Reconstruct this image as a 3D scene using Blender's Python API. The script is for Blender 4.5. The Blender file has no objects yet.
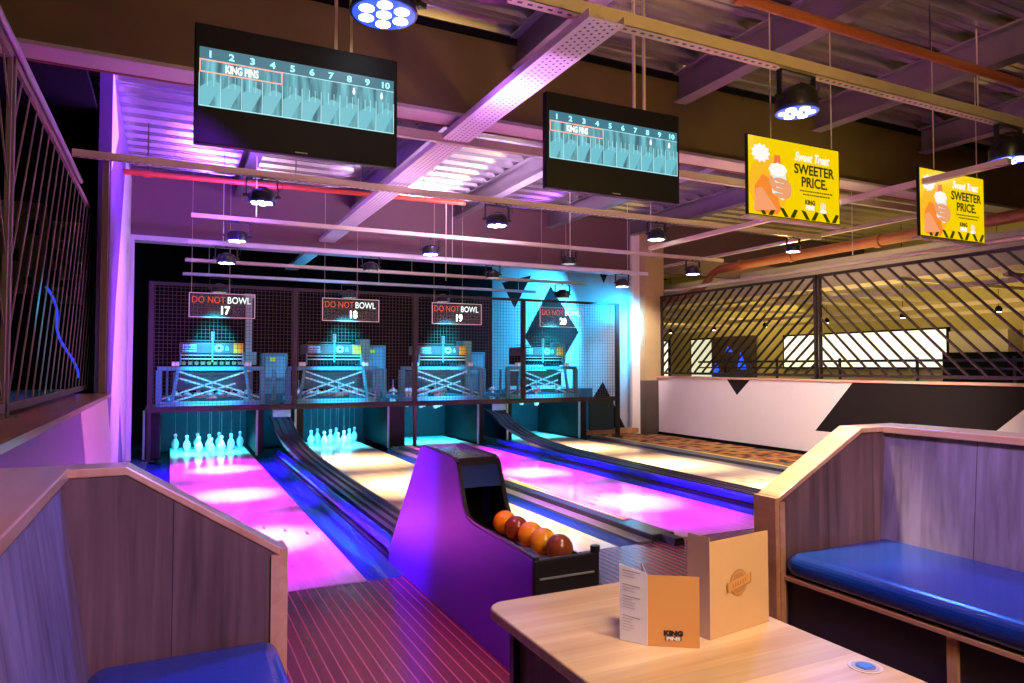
import bpy, math, random
from mathutils import Vector, Matrix, Euler
random.seed(7)
SC = bpy.context.scene
COL = SC.collection
pi = math.pi

# ------------------------------------------------------------ camera
cam_d = bpy.data.cameras.new('camera')
cam_d.sensor_width = 36.0
cam_d.lens = 36.0 * 700 / 1024
cam_d.clip_start = 0.05
cam_d.clip_end = 200
cam = bpy.data.objects.new('camera', cam_d)
COL.objects.link(cam)
cam.location = (0, 0, 1.25)
cam.rotation_euler = (pi / 2 + math.atan(24.1 / 700), 0, -math.radians(26.04))
SC.camera = cam

# ------------------------------------------------------------ world, exposure
w = bpy.data.worlds.new('world')
SC.world = w
w.use_nodes = True
w.node_tree.nodes['Background'].inputs[0].default_value = (0.35, 0.25, 0.45, 1)
w.node_tree.nodes['Background'].inputs[1].default_value = 0.03
SC.view_settings.view_transform = 'Standard'
SC.view_settings.look = 'None'
SC.view_settings.exposure = 0.22
SC.view_settings.gamma = 1.0
SC.view_settings.use_curve_mapping = False


# ------------------------------------------------------------ lights
def area(loc, target, color, power, sx, sy=None, spread=pi, name='area_light'):
    d = bpy.data.lights.new(name, 'AREA')
    d.energy = power
    d.color = color
    d.shape = 'RECTANGLE'
    d.size = sx
    d.size_y = sy or sx
    d.spread = spread
    o = bpy.data.objects.new(name, d)
    COL.objects.link(o)
    o.location = loc
    o.rotation_euler = (Vector(target) - Vector(loc)).to_track_quat('-Z', 'Y').to_euler()
    return o


def spot(loc, target, color, power, deg=40, blend=0.5, size=0.08, name='spot_light'):
    d = bpy.data.lights.new(name, 'SPOT')
    d.energy = power
    d.color = color
    d.spot_size = math.radians(deg)
    d.spot_blend = blend
    d.shadow_soft_size = size
    o = bpy.data.objects.new(name, d)
    COL.objects.link(o)
    o.location = loc
    o.rotation_euler = (Vector(target) - Vector(loc)).to_track_quat('-Z', 'Y').to_euler()
    return o


MAG = (0.80, 0.09, 1.25)
VIO = (0.42, 0.12, 1.0)
CYA = (0.03, 0.62, 1.0)
WARM = (1.0, 0.78, 0.48)
BLU = (0.05, 0.18, 1.0)
YEL = (1.0, 0.72, 0.25)

# coloured cans over the lanes: magenta on 17 and 19, warm white on 18 and 20
for lx in (0.60, 3.84):
    for (ly, lz, ty) in ((5.45, 2.95, 5.35), (6.82, 2.66, 7.3), (9.05, 2.62, 9.15)):
        spot((lx, ly, lz), (lx, ty, 0), (1.0, 0.15, 0.95), 4600, 21, 1.0)
        spot((lx, ly, lz), (lx, ty, 0), (0.50, 0.0, 1.0), 2200, 44, 0.7)
for lx in (0.60, 3.84):  # added violet spots toward foul line and pin decks, without cans
    spot((lx, 4.2, 2.9), (lx, 4.5, 0), (0.42, 0.0, 1.0), 700, 24, 0.8)
    spot((lx, 8.6, 2.7), (lx, 10.05, 0), (0.45, 0.0, 1.0), 900, 16, 0.8)
for lx in (2.30, 5.66):
    for (ly, lz, ty) in ((5.45, 2.95, 5.1), (6.82, 2.66, 7.2), (9.05, 2.62, 9.15)):
        spot((lx, ly, lz), (lx, ty, 0), (1.0, 0.84, 0.55), 1900, 24, 1.0)
        spot((lx, ly, lz), (lx, ty, 0), (1.0, 0.66, 0.34), 1100, 44, 0.8)
spot((3.2, 6.82, 2.66), (3.22, 6.2, 0), (1.0, 0.95, 0.45), 420, 30, 0.9)
# cyan over the pin decks and pinsetters
for lx in (0.535, 2.285, 3.86, 5.71):
    area((lx, 10.75, 0.655), (lx, 10.95, 0), (0.10, 0.65, 0.95), 13, 0.9, 0.3, spread=math.radians(75), name='deck_light')
    spot((lx, 9.5, 2.42), (lx, 10.75, 0.88), (0.0, 0.60, 1.0), 1700, 31, 0.6)
    area((lx, 11.5, 2.5), (lx, 11.7, 0.8), (0.0, 0.5, 1.0), 60, 0.8, 0.4, spread=math.radians(80), name='machine_light')
for lx in (1.42, 4.79):
    spot((lx, 9.5, 2.45), (lx, 10.12, 0.4), (0.02, 0.6, 1.0), 160, 14, 0.8)
spot((6.75, 9.7, 2.5), (7.7, 12.2, 1.5), (0.01, 0.45, 1.0), 1300, 70, 0.9)
spot((6.2, 12.8, 2.6), (7.7, 14.2, 1.8), (0.03, 0.45, 1.0), 1700, 110, 0.8)
spot((6.9, 9.2, 2.6), (7.72, 10.8, 1.4), (1.0, 0.85, 0.85), 230, 60, 0.8)
# violet wash from unseen uplights; added fills on tray, bulkhead and struts
area((0.6, 7.6, 2.95), (0.2, 7.8, 4), (0.22, 0.07, 1.0), 170, 1.6, 0.15, name='uplight')
area((3.6, 7.8, 2.95), (3.4, 8.0, 4), (0.74, 0.50, 1.0), 170, 2.0, 0.15, name='uplight')
area((6.6, 7.6, 3.0), (6.6, 8.0, 4), (0.40, 0.10, 0.9), 14, 0.5, 0.4, name='uplight')
area((2.0, 4.2, 2.95), (2.0, 4.4, 4), (0.50, 0.18, 1.0), 9, 0.5, 0.4, name='uplight')
spot((4.2, 1.6, 3.4), (6.4, 3.0, 3.95), (1.0, 0.72, 0.22), 34, 90, 0.9)
spot((8.2, 7.6, 2.9), (7.4, 4.4, 3.95), (1.0, 0.75, 0.30), 130, 90, 0.9)
area((2.6, 12.2, 2.4), (2.5, 12.2, 4), (0.0, 0.5, 1.0), 10, 2.0, 0.5, name='uplight')
spot((2.0, 4.0, 1.9), (2.1, 4.1, 3.1), (0.62, 0.30, 1.0), 60, 66, 0.7)  # added from below to brighten the cable tray
spot((2.1, 6.6, 1.9), (2.1, 6.9, 3.1), (0.70, 0.42, 1.0), 45, 80, 0.7)
spot((3.0, 1.2, 2.2), (3.0, 5.05, 3.7), (1.0, 0.60, 0.12), 120, 120, 0.9)  # added yellow fill for the bulkhead face
spot((6.0, 4.4, 1.7), (5.4, 7.0, 3.6), (1.0, 0.74, 0.34), 150, 120, 0.9, 0.3)  # added warm fill from below for the struts
spot((1.5, 5.6, 1.7), (1.8, 7.2, 3.0), (1.0, 0.80, 0.50), 45, 120, 0.9, 0.3)
# left wall panel and ball return in violet
spot((1.3, 7.0, 2.7), (-0.5, 8.8, 1.4), (0.36, 0.10, 1.1), 900, 64, 0.8)
spot((-0.1, 3.4, 2.7), (1.27, 3.95, 0.62), (0.36, 0.01, 1.0), 1150, 24, 1.0)
# the seating: blue cans above, then added violet, warm and magenta fills
spot((0.93, 3.2, 2.74), (0.1, 2.0, 0.43), (0.02, 0.10, 1.0), 260, 42, 0.6)
spot((3.87, 3.2, 2.74), (2.7, 1.5, 0.4), (0.06, 0.20, 1.0), 330, 52, 0.8)
spot((1.6, 0.9, 2.9), (3.0, 1.6, 0.8), (0.30, 0.22, 1.0), 460, 46, 0.9)
spot((1.2, -0.4, 2.9), (-0.1, 2.3, 0.48), (0.18, 0.12, 1.0), 520, 24, 0.5)
spot((1.5, 0.1, 2.9), (1.25, 1.5, 0.5), (1.0, 0.86, 0.68), 230, 38, 0.9, 0.2)
spot((1.9, 1.6, 2.8), (1.46, 2.8, 0.45), (1.0, 0.85, 0.65), 60, 26, 0.8)
area((1.2, -1.6, 3.0), (1.3, 1.6, 0.5), (1.0, 0.64, 0.34), 66, 1.2, 1.2, name='room_fill')  # added ambient fill behind the camera
spot((5.0, 4.2, 2.6), (8.05, 6.6, 0.5), (1.0, 0.84, 0.72), 850, 70, 0.8, 0.2)
spot((2.5, 2.6, 2.9), (2.65, 2.25, 0.8), (1.0, 0.85, 0.72), 520, 24, 0.8)
spot((0.85, 3.0, 2.6), (0.85, 3.0, 0), (1.0, 0.04, 0.30), 150, 44, 0.9)  # added magenta spot for the approach floor
spot((2.9, 3.0, 2.8), (2.9, 3.3, 0), (1.0, 0.70, 0.55), 160, 50, 0.9)
spot((0.3, 0.2, 2.2), (1.05, 1.4, 0.66), (0.60, 0.45, 1.0), 40, 12, 0.8)  # added violet spot for the menus
spot((-0.56, 4.6, 1.7), (-1.15, 6.0, 1.0), (0.0, 0.6, 1.0), 8, 90, 0.8)
# the room beyond the slatted screen on the right
area((11.5, 9.5, 3.3), (11.5, 9.5, 0), YEL, 110, 5.0, 6.0, name='room_fill')
area((12.5, 14.0, 3.0), (13, 15, 0), YEL, 90, 4.0, 3.0, name='room_fill')
area((10.5, 7.5, 2.2), (11, 7.5, 4), YEL, 60, 3.0, 5.0, name='room_fill')

# ------------------------------------------------------------ materials
MATS = {}


def nmat(name):
    m = bpy.data.materials.new(name)
    m.use_nodes = True
    nt = m.node_tree
    b = nt.nodes['Principled BSDF']
    return m, nt, b


def mat(name, c, rough=0.5, metal=0.0, var=0.0, scale=8.0, emit=None, es=1.0, bump=0.0, coat=0.0, alpha=1.0, trans=0.0):
    if name in MATS:
        return MATS[name]
    m, nt, b = nmat(name)
    c = tuple(c) + (1,)
    b.inputs['Base Color'].default_value = c
    b.inputs['Roughness'].default_value = rough
    b.inputs['Metallic'].default_value = metal
    b.inputs['Coat Weight'].default_value = coat
    b.inputs['Coat Roughness'].default_value = 0.08
    b.inputs['Alpha'].default_value = alpha
    b.inputs['Transmission Weight'].default_value = trans
    if var or bump:
        tc = nt.nodes.new('ShaderNodeTexCoord')
        nz = nt.nodes.new('ShaderNodeTexNoise')
        nz.inputs['Scale'].default_value = scale
        nz.inputs['Detail'].default_value = 4
        nt.links.new(tc.outputs['Object'], nz.inputs['Vector'])
        if var:
            hs = nt.nodes.new('ShaderNodeHueSaturation')
            hs.inputs['Color'].default_value = c
            mr = nt.nodes.new('ShaderNodeMapRange')
            mr.inputs['To Min'].default_value = 1 - var
            mr.inputs['To Max'].default_value = 1 + var
            nt.links.new(nz.outputs['Fac'], mr.inputs['Value'])
            nt.links.new(mr.outputs['Result'], hs.inputs['Value'])
            nt.links.new(hs.outputs['Color'], b.inputs['Base Color'])
        if bump:
            bp = nt.nodes.new('ShaderNodeBump')
            bp.inputs['Strength'].default_value = bump
            bp.inputs['Distance'].default_value = 0.01
            nt.links.new(nz.outputs['Fac'], bp.inputs['Height'])
            nt.links.new(bp.outputs['Normal'], b.inputs['Normal'])
    if emit:
        b.inputs['Emission Color'].default_value = tuple(emit) + (1,)
        b.inputs['Emission Strength'].default_value = es
    MATS[name] = m
    return m


def wood(name, c1, c2, grain='Y', across='X', plank=0.0, rough=0.4, scale=3.0, seam=0.0, seam_c=(0.02, 0.01, 0.01), tone=0.15, coat=0.0, fine=22.0, seam_w=0.0015):
    """wood with grain along one axis; planks of a given width across another"""
    if name in MATS:
        return MATS[name]
    m, nt, b = nmat(name)
    N, L = nt.nodes, nt.links
    tc = N.new('ShaderNodeTexCoord')
    mp = N.new('ShaderNodeMapping')
    s = [fine, fine, fine]
    s['XYZ'.index(grain)] = fine * 0.06
    mp.inputs['Scale'].default_value = s
    L.new(tc.outputs['Object'], mp.inputs['Vector'])
    nz = N.new('ShaderNodeTexNoise')
    nz.inputs['Scale'].default_value = 1.0
    nz.inputs['Detail'].default_value = 6
    nz.inputs['Distortion'].default_value = 0.6
    L.new(mp.outputs['Vector'], nz.inputs['Vector'])
    mp2 = N.new('ShaderNodeMapping')
    s2 = [scale, scale, scale]
    s2['XYZ'.index(grain)] = scale * 0.25
    mp2.inputs['Scale'].default_value = s2
    L.new(tc.outputs['Object'], mp2.inputs['Vector'])
    nz2 = N.new('ShaderNodeTexNoise')
    nz2.inputs['Detail'].default_value = 3
    nz2.inputs['Scale'].default_value = 1.0
    L.new(mp2.outputs['Vector'], nz2.inputs['Vector'])
    av = N.new('ShaderNodeMath')
    av.operation = 'ADD'
    L.new(nz.outputs['Fac'], av.inputs[0])
    L.new(nz2.outputs['Fac'], av.inputs[1])
    mr = N.new('ShaderNodeMapRange')
    mr.inputs['From Min'].default_value = 0.7
    mr.inputs['From Max'].default_value = 1.3
    L.new(av.outputs[0], mr.inputs['Value'])
    mx = N.new('ShaderNodeMix')
    mx.data_type = 'RGBA'
    mx.inputs[6].default_value = tuple(c1) + (1,)
    mx.inputs[7].default_value = tuple(c2) + (1,)
    L.new(mr.outputs['Result'], mx.inputs[0])
    out = mx.outputs[2]
    if plank:
        sep = N.new('ShaderNodeSeparateXYZ')
        L.new(tc.outputs['Object'], sep.inputs[0])
        dv = N.new('ShaderNodeMath')
        dv.operation = 'DIVIDE'
        L.new(sep.outputs['XYZ'.index(across)], dv.inputs[0])
        dv.inputs[1].default_value = plank
        fl = N.new('ShaderNodeMath')
        fl.operation = 'FLOOR'
        L.new(dv.outputs[0], fl.inputs[0])
        wn = N.new('ShaderNodeTexWhiteNoise')
        wn.noise_dimensions = '1D'
        L.new(fl.outputs[0], wn.inputs['W'])
        m2 = N.new('ShaderNodeMapRange')
        m2.inputs['To Min'].default_value = 1 - tone
        m2.inputs['To Max'].default_value = 1 + tone
        L.new(wn.outputs['Value'], m2.inputs['Value'])
        hs = N.new('ShaderNodeHueSaturation')
        L.new(out, hs.inputs['Color'])
        L.new(m2.outputs['Result'], hs.inputs['Value'])
        out = hs.outputs['Color']
        if seam:
            fr = N.new('ShaderNodeMath')
            fr.operation = 'FRACT'
            L.new(dv.outputs[0], fr.inputs[0])
            lt = N.new('ShaderNodeMath')
            lt.operation = 'LESS_THAN'
            lt.inputs[1].default_value = seam_w / plank
            L.new(fr.outputs[0], lt.inputs[0])
            ml = N.new('ShaderNodeMath')
            ml.operation = 'MULTIPLY'
            ml.inputs[1].default_value = seam
            L.new(lt.outputs[0], ml.inputs[0])
            m3 = N.new('ShaderNodeMix')
            m3.data_type = 'RGBA'
            L.new(ml.outputs[0], m3.inputs[0])
            L.new(out, m3.inputs[6])
            m3.inputs[7].default_value = tuple(seam_c) + (1,)
            out = m3.outputs[2]
    L.new(out, b.inputs['Base Color'])
    b.inputs['Roughness'].default_value = rough
    b.inputs['Coat Weight'].default_value = coat
    b.inputs['Coat Roughness'].default_value = 0.06
    MATS[name] = m
    return m


def emis(name, c, s):
    if name in MATS:
        return MATS[name]
    m, nt, b = nmat(name)
    b.inputs['Base Color'].default_value = (0.0, 0.0, 0.0, 1)
    b.inputs['Roughness'].default_value = 0.3
    b.inputs['Emission Color'].default_value = tuple(c) + (1,)
    b.inputs['Emission Strength'].default_value = s
    MATS[name] = m
    return m


M_lane = wood('lane_wood', (0.74, 0.62, 0.42), (0.86, 0.76, 0.57), 'Y', 'X', 0.035, 0.15, 2.0, 0.35, (0.35, 0.22, 0.10), 0.06, coat=0.4)
M_appr = wood('approach_floor', (0.11, 0.03, 0.05), (0.17, 0.045, 0.075), 'Y', 'X', 0.050, 0.27, 2.0, 0.9, (0.50, 0.16, 0.22), 0.1, coat=0.1, seam_w=0.006)
M_grey_oak = wood('grey_oak_panel', (0.14, 0.10, 0.08), (0.42, 0.32, 0.27), 'Z', 'Y', 0.42, 0.45, 4.0, 0.8, tone=0.12, fine=26, seam_w=0.003)
M_grey_oak_x = wood('grey_oak_panel_x', (0.10, 0.05, 0.025), (0.30, 0.17, 0.09), 'Z', 'X', 0.30, 0.45, 4.0, 0.8, tone=0.12, fine=26, seam_w=0.003)
M_oak_trim = wood('oak_trim', (0.66, 0.32, 0.09), (0.88, 0.52, 0.20), 'Y', 'X', 0, 0.3, 4.0, coat=0.3)
M_table = wood('beech_table_top', (0.52, 0.28, 0.12), (0.80, 0.53, 0.30), 'X', 'Y', 0.085, 0.24, 4.0, 0.35, (0.4, 0.22, 0.1), 0.14, coat=0.3, fine=18)
M_sill = wood('sill_wood', (0.42, 0.20, 0.08), (0.62, 0.33, 0.14), 'Y', 'X', 0, 0.28, 4.0, coat=0.3)
M_vinyl = mat('blue_vinyl', (0.007, 0.045, 0.19), 0.26, bump=0.05, scale=90, coat=0.35)
M_black = mat('black_metal', (0.015, 0.013, 0.013), 0.35, 0.3)
M_blackp = mat('black_plastic', (0.012, 0.012, 0.014), 0.3)
M_brown = mat('brown_steel', (0.12, 0.085, 0.02), 0.5, 0.1, var=0.25, scale=3)
M_flange = mat('painted_flange', (0.45, 0.38, 0.36), 0.45, 0.2, var=0.15, scale=5)
M_galv = mat('galvanised_deck', (0.60, 0.56, 0.54), 0.24, 0.92, var=0.2, scale=4)
M_strut = mat('cream_strut', (0.58, 0.48, 0.34), 0.4, 0.3, var=0.1, scale=6)
M_tray = mat('zinc_tray', (0.70, 0.62, 0.66), 0.4, 0.3, var=0.1, scale=6)
M_hole = mat('dark_slot', (0.03, 0.015, 0.04), 0.8)
M_red = mat('red_pipe', (0.34, 0.03, 0.0), 0.6)
M_rust = mat('rust_pipe', (0.30, 0.085, 0.035), 0.4, var=0.15)
M_joist = mat('joist_steel', (0.16, 0.13, 0.14), 0.45, 0.4, var=0.1, scale=5)
M_purple = mat('purple_laminate', (0.15, 0.03, 0.80), 0.4, var=0.05)
M_bluegut = mat('blue_gutter', (0.01, 0.05, 0.30), 0.22, coat=0.5)
M_blueedge = mat('blue_rail', (0.012, 0.02, 0.50), 0.22, coat=0.5)
M_blackrub = mat('black_track', (0.028, 0.032, 0.045), 0.3, coat=0.2)
M_greyb = mat('grey_capping', (0.16, 0.15, 0.15), 0.35)
M_yell = mat('yellow_strip', (0.95, 0.90, 0.25), 0.6)
M_wallw = mat('white_wall_paint', (0.80, 0.72, 0.68), 0.55, var=0.03, scale=1.5)
M_wallp = mat('purple_wall_paint', (0.16, 0.07, 0.26), 0.55, var=0.05)
M_wallb = mat('black_wall_paint', (0.014, 0.010, 0.009), 0.8)
M_wallb.node_tree.nodes['Principled BSDF'].inputs['Specular IOR Level'].default_value = 0.15
M_dark = mat('dark_void', (0.006, 0.005, 0.006), 0.9)
M_dark.node_tree.nodes['Principled BSDF'].inputs['Specular IOR Level'].default_value = 0.05
M_soffit = mat('plum_soffit', (0.11, 0.055, 0.06), 0.6, var=0.06, scale=3)
M_teal = mat('teal_curtain', (0.022, 0.045, 0.055), 0.6, var=0.15, scale=14)
M_kick = mat('dark_kickback', (0.008, 0.014, 0.017), 0.45, var=0.4, scale=20)
for _m in (M_kick, M_teal):
    _m.node_tree.nodes['Principled BSDF'].inputs['Specular IOR Level'].default_value = 0.1
M_mach = mat('machine_steel', (0.04, 0.26, 0.36), 0.4, 0.3, var=0.1)
M_machd = mat('machine_dark', (0.06, 0.05, 0.06), 0.4)
M_pin = mat('pin_white', (0.88, 0.88, 0.86), 0.25, coat=0.4)
M_white = mat('white_print', (0.85, 0.85, 0.85), 0.5)
M_cage = mat('cage_steel', (0.007, 0.005, 0.004), 0.6, 0.0)
M_wire = mat('cage_wire', (0.045, 0.034, 0.02), 0.6, 0.0)
M_orange = mat('orange_ball', (1.0, 0.42, 0.02), 0.18, coat=0.5)
M_redball = mat('red_brown_ball', (0.26, 0.055, 0.02), 0.14, coat=0.6, var=0.35, scale=25)
M_string = mat('string_cord', (0.5, 0.55, 0.55), 0.7)
M_redcup = mat('red_pin_cup', (0.75, 0.10, 0.12), 0.4)


def slotted(name, c, px, py, wx, wy, stagger=0.5, hole=(0.03, 0.012, 0.04)):
    """painted steel with rows of punched slots, period px, py and slot size wx, wy"""
    m, nt, b = nmat(name)
    N, L = nt.nodes, nt.links
    tc = N.new('ShaderNodeTexCoord')
    sp = N.new('ShaderNodeSeparateXYZ')
    L.new(tc.outputs['Object'], sp.inputs[0])

    def M(op, a, bb=None):
        n = N.new('ShaderNodeMath')
        n.operation = op
        for i, v in enumerate((a, bb)):
            if v is None:
                continue
            if isinstance(v, (int, float)):
                n.inputs[i].default_value = v
            else:
                L.new(v, n.inputs[i])
        return n.outputs[0]
    u = M('DIVIDE', sp.outputs[0], px)
    col = M('FLOOR', u)
    par = M('MULTIPLY', M('MODULO', M('ABSOLUTE', col), 2.0), stagger)
    v = M('ADD', M('DIVIDE', sp.outputs[1], py), par)
    a = M('LESS_THAN', M('FRACT', u), wx / px)
    c2 = M('LESS_THAN', M('FRACT', v), wy / py)
    f = M('MULTIPLY', a, c2)
    mx = N.new('ShaderNodeMix')
    mx.data_type = 'RGBA'
    L.new(f, mx.inputs[0])
    mx.inputs[6].default_value = tuple(c) + (1,)
    mx.inputs[7].default_value = tuple(hole) + (1,)
    L.new(mx.outputs[2], b.inputs['Base Color'])
    b.inputs['Roughness'].default_value = 0.45
    return m


M_perf = slotted('perforated_zinc', (0.70, 0.62, 0.66), 0.037, 0.048, 0.014, 0.018)
M_slotted = slotted('slotted_strut', (0.58, 0.48, 0.34), 0.062, 10.0, 0.030, 10.0, 0.0)

# ------------------------------------------------------------ mesh builder
class MB:
    def __init__(self):
        self.v = []
        self.f = []

    def add(self, vs, fs):
        n = len(self.v)
        self.v += [tuple(q) for q in vs]
        self.f += [tuple(i + n for i in q) for q in fs]
        return self

    def box(self, x0, x1, y0, y1, z0, z1):
        v = [(x0, y0, z0), (x1, y0, z0), (x1, y1, z0), (x0, y1, z0), (x0, y0, z1), (x1, y0, z1), (x1, y1, z1), (x0, y1, z1)]
        return self.add(v, [(0, 3, 2, 1), (4, 5, 6, 7), (0, 1, 5, 4), (1, 2, 6, 5), (2, 3, 7, 6), (3, 0, 4, 7)])

    def bar(self, p0, p1, wd, ht=None, up=(0, 0, 1)):
        """rectangular bar between two points"""
        ht = ht or wd
        p0, p1 = Vector(p0), Vector(p1)
        d = (p1 - p0).normalized()
        up = Vector(up)
        if abs(d.dot(up)) > 0.99:
            up = Vector((1, 0, 0))
        s = d.cross(up).normalized()
        u = s.cross(d)
        vs = []
        for p in (p0, p1):
            for a, b in ((-1, -1), (1, -1), (1, 1), (-1, 1)):
                vs.append(p + s * a * wd / 2 + u * b * ht / 2)
        return self.add(vs, [(0, 1, 2, 3), (7, 6, 5, 4), (0, 4, 5, 1), (1, 5, 6, 2), (2, 6, 7, 3), (3, 7, 4, 0)])

    def cyl(self, p0, p1, r, n=12, r2=None):
        r2 = r if r2 is None else r2
        p0, p1 = Vector(p0), Vector(p1)
        d = (p1 - p0).normalized()
        a = Vector((1, 0, 0)) if abs(d.x) < 0.9 else Vector((0, 1, 0))
        s = d.cross(a).normalized()
        t = d.cross(s)
        vs = []
        for p, rr in ((p0, r), (p1, r2)):
            for i in range(n):
                q = 2 * pi * i / n
                vs.append(p + s * math.cos(q) * rr + t * math.sin(q) * rr)
        fs = [tuple(range(n)), tuple(range(2 * n - 1, n - 1, -1))]
        for i in range(n):
            j = (i + 1) % n
            fs.append((i, n + i, n + j, j))
        return self.add(vs, fs)

    def tube(self, pts, r, n=8):
        for a, b in zip(pts[:-1], pts[1:]):
            self.cyl(a, b, r, n)
        return self

    def lathe(self, prof, c, n=20):
        vs, fs = [], []
        for r, z in prof:
            for i in range(n):
                q = 2 * pi * i / n
                vs.append((c[0] + r * math.cos(q), c[1] + r * math.sin(q), c[2] + z))
        k = len(prof)
        for j in range(k - 1):
            for i in range(n):
                i2 = (i + 1) % n
                fs.append((j * n + i, j * n + i2, (j + 1) * n + i2, (j + 1) * n + i))
        fs.append(tuple(range(n - 1, -1, -1)))
        fs.append(tuple((k - 1) * n + i for i in range(n)))
        return self.add(vs, fs)

    def prism(self, poly, axis, a, b):
        """poly of 2-D points swept along an axis from a to b"""
        vs = []
        for t in (a, b):
            for p, q in poly:
                vs.append((t, p, q) if axis == 'X' else (p, t, q) if axis == 'Y' else (p, q, t))
        n = len(poly)
        fs = [tuple(range(n)), tuple(range(2 * n - 1, n - 1, -1))]
        for i in range(n):
            j = (i + 1) % n
            fs.append((i, n + i, n + j, j))
        return self.add(vs, fs)

    def sweep(self, prof, path, closed=True):
        """prof: (dx,dz) points; path: (x,y,z) points running along Y"""
        vs, fs = [], []
        n = len(prof)
        for x, y, z in path:
            for dx, dz in prof:
                vs.append((x + dx, y, z + dz))
        for k in range(len(path) - 1):
            for i in range(n if closed else n - 1):
                j = (i + 1) % n
                fs.append((k * n + i, k * n + j, (k + 1) * n + j, (k + 1) * n + i))
        if closed:
            fs.append(tuple(range(n - 1, -1, -1)))
            fs.append(tuple((len(path) - 1) * n + i for i in range(n)))
        return self.add(vs, fs)

    def sphere(self, c, r, n=24, m=14):
        prof = [(max(1e-4, r * math.sin(pi * i / m)), -r * math.cos(pi * i / m)) for i in range(m + 1)]
        return self.lathe(prof, c, n)

    def build(self, name, m, parent=None, loc=None, smooth=False, bevel=0.0, seg=2, fix=True):
        me = bpy.data.meshes.new(name)
        off = Vector(parent['wl']) if parent is not None else (Vector(loc) if loc is not None else Vector((0, 0, 0)))
        me.from_pydata([tuple(Vector(p) - off) for p in self.v], [], self.f)
        if fix:
            import bmesh
            bm = bmesh.new()
            bm.from_mesh(me)
            bmesh.ops.recalc_face_normals(bm, faces=bm.faces)
            bm.to_mesh(me)
            bm.free()
        me.update()
        if smooth:
            for p in me.polygons:
                p.use_smooth = True
            try:
                me.set_sharp_from_angle(angle=math.radians(50))
            except Exception:
                pass
        me.materials.append(m)
        o = bpy.data.objects.new(name, me)
        COL.objects.link(o)
        if parent is not None:
            o.parent = parent
            o['wl'] = list(parent['wl'])
        else:
            o.location = off
            o['wl'] = list(off)
        if bevel:
            bv = o.modifiers.new('bevel', 'BEVEL')
            bv.width = bevel
            bv.segments = seg
            bv.limit_method = 'ANGLE'
            bv.angle_limit = math.radians(40)
        return o


def tag(o, label, cat, group=None):
    o['label'] = label
    o['category'] = cat
    if group:
        o['group'] = group
    return o


def thing(name, label, cat, loc=(0, 0, 0), group=None):
    o = bpy.data.objects.new(name, None)
    COL.objects.link(o)
    o.location = loc
    o['wl'] = list(loc)
    return tag(o, label, cat, group)


def struct(mb, name, m, parent=None, **k):
    o = mb.build(name, m, parent, **k)
    if parent is None:
        o['kind'] = 'structure'
    return o


def copy_tree(o, loc, label=None, parent=None):
    c = o.copy()
    COL.objects.link(c)
    if parent is not None:
        c.parent = parent
    else:
        c.location = loc
        if label:
            c['label'] = label
    for ch in o.children:
        copy_tree(ch, None, None, c)
    return c


def text(name, s, size, m, parent, origin, ux, uy, bold=0.0, align='LEFT', sx=1.0, depth=0.001, shear=0.0, ccyc=True):
    """flat raised lettering: origin is the left/centre end of the base line, ux/uy the writing and up directions (world)"""
    cu = bpy.data.curves.new(name, 'FONT')
    cu.body = s
    cu.size = size
    cu.offset = bold
    cu.align_x = align
    cu.extrude = depth
    cu.shear = shear
    cu.resolution_u = 3
    t = bpy.data.objects.new(name + '_tmp', cu)
    COL.objects.link(t)
    dg = bpy.context.evaluated_depsgraph_get()
    me = bpy.data.meshes.new_from_object(t.evaluated_get(dg))
    bpy.data.objects.remove(t)
    ux, uy = Vector(ux).normalized(), Vector(uy).normalized()
    uz = ux.cross(uy)
    o0 = Vector(origin) - Vector(parent['wl'])
    for v in me.vertices:
        q = v.co.copy()
        v.co = o0 + ux * q.x * sx + uy * q.y + uz * q.z
    me.materials.clear()
    me.materials.append(m)
    me.name = name
    o = bpy.data.objects.new(name, me)
    COL.objects.link(o)
    o.parent = parent
    o['wl'] = list(parent['wl'])
    return o


# ============================================================ SETTING
# floors
struct(MB().box(-0.50, 8.05, -4, 4.06, -0.12, 0.0), 'floor', M_appr)
struct(MB().box(-0.55, 8.05, 4.06, 17.2, -0.30, -0.09), 'floor_lane_base', M_dark)
struct(MB().box(8.05, 20, -4, 20, -0.12, 0.0), 'floor_right_room', mat('dark_carpet', (0.05, 0.035, 0.03), 0.9, var=0.4, scale=9))
struct(MB().box(-6, -0.75, -4, 17.2, -0.12, 0.0), 'floor_left_room', M_dark)

# patterned carpet strip beside lane 20
cm, nt, b = nmat('patterned_carpet')
tcn = nt.nodes.new('ShaderNodeTexCoord')
vo = nt.nodes.new('ShaderNodeTexVoronoi')
vo.inputs['Scale'].default_value = 6.5
nt.links.new(tcn.outputs['Object'], vo.inputs['Vector'])
cr = nt.nodes.new('ShaderNodeValToRGB')
e = cr.color_ramp.elements
e[0].position = 0.25
e[0].color = (0.012, 0.008, 0.006, 1)
e[1].position = 0.5
e[1].color = (0.50, 0.16, 0.03, 1)
q = e.new(0.8)
q.color = (0.55, 0.33, 0.08, 1)
nt.links.new(vo.outputs['Distance'], cr.inputs[0])
nt.links.new(cr.outputs[0], b.inputs['Base Color'])
b.inputs['Roughness'].default_value = 0.95
struct(MB().box(6.80, 8.05, 4.06, 10.7, -0.09, 0.0), 'floor_carpet', cm)

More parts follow.
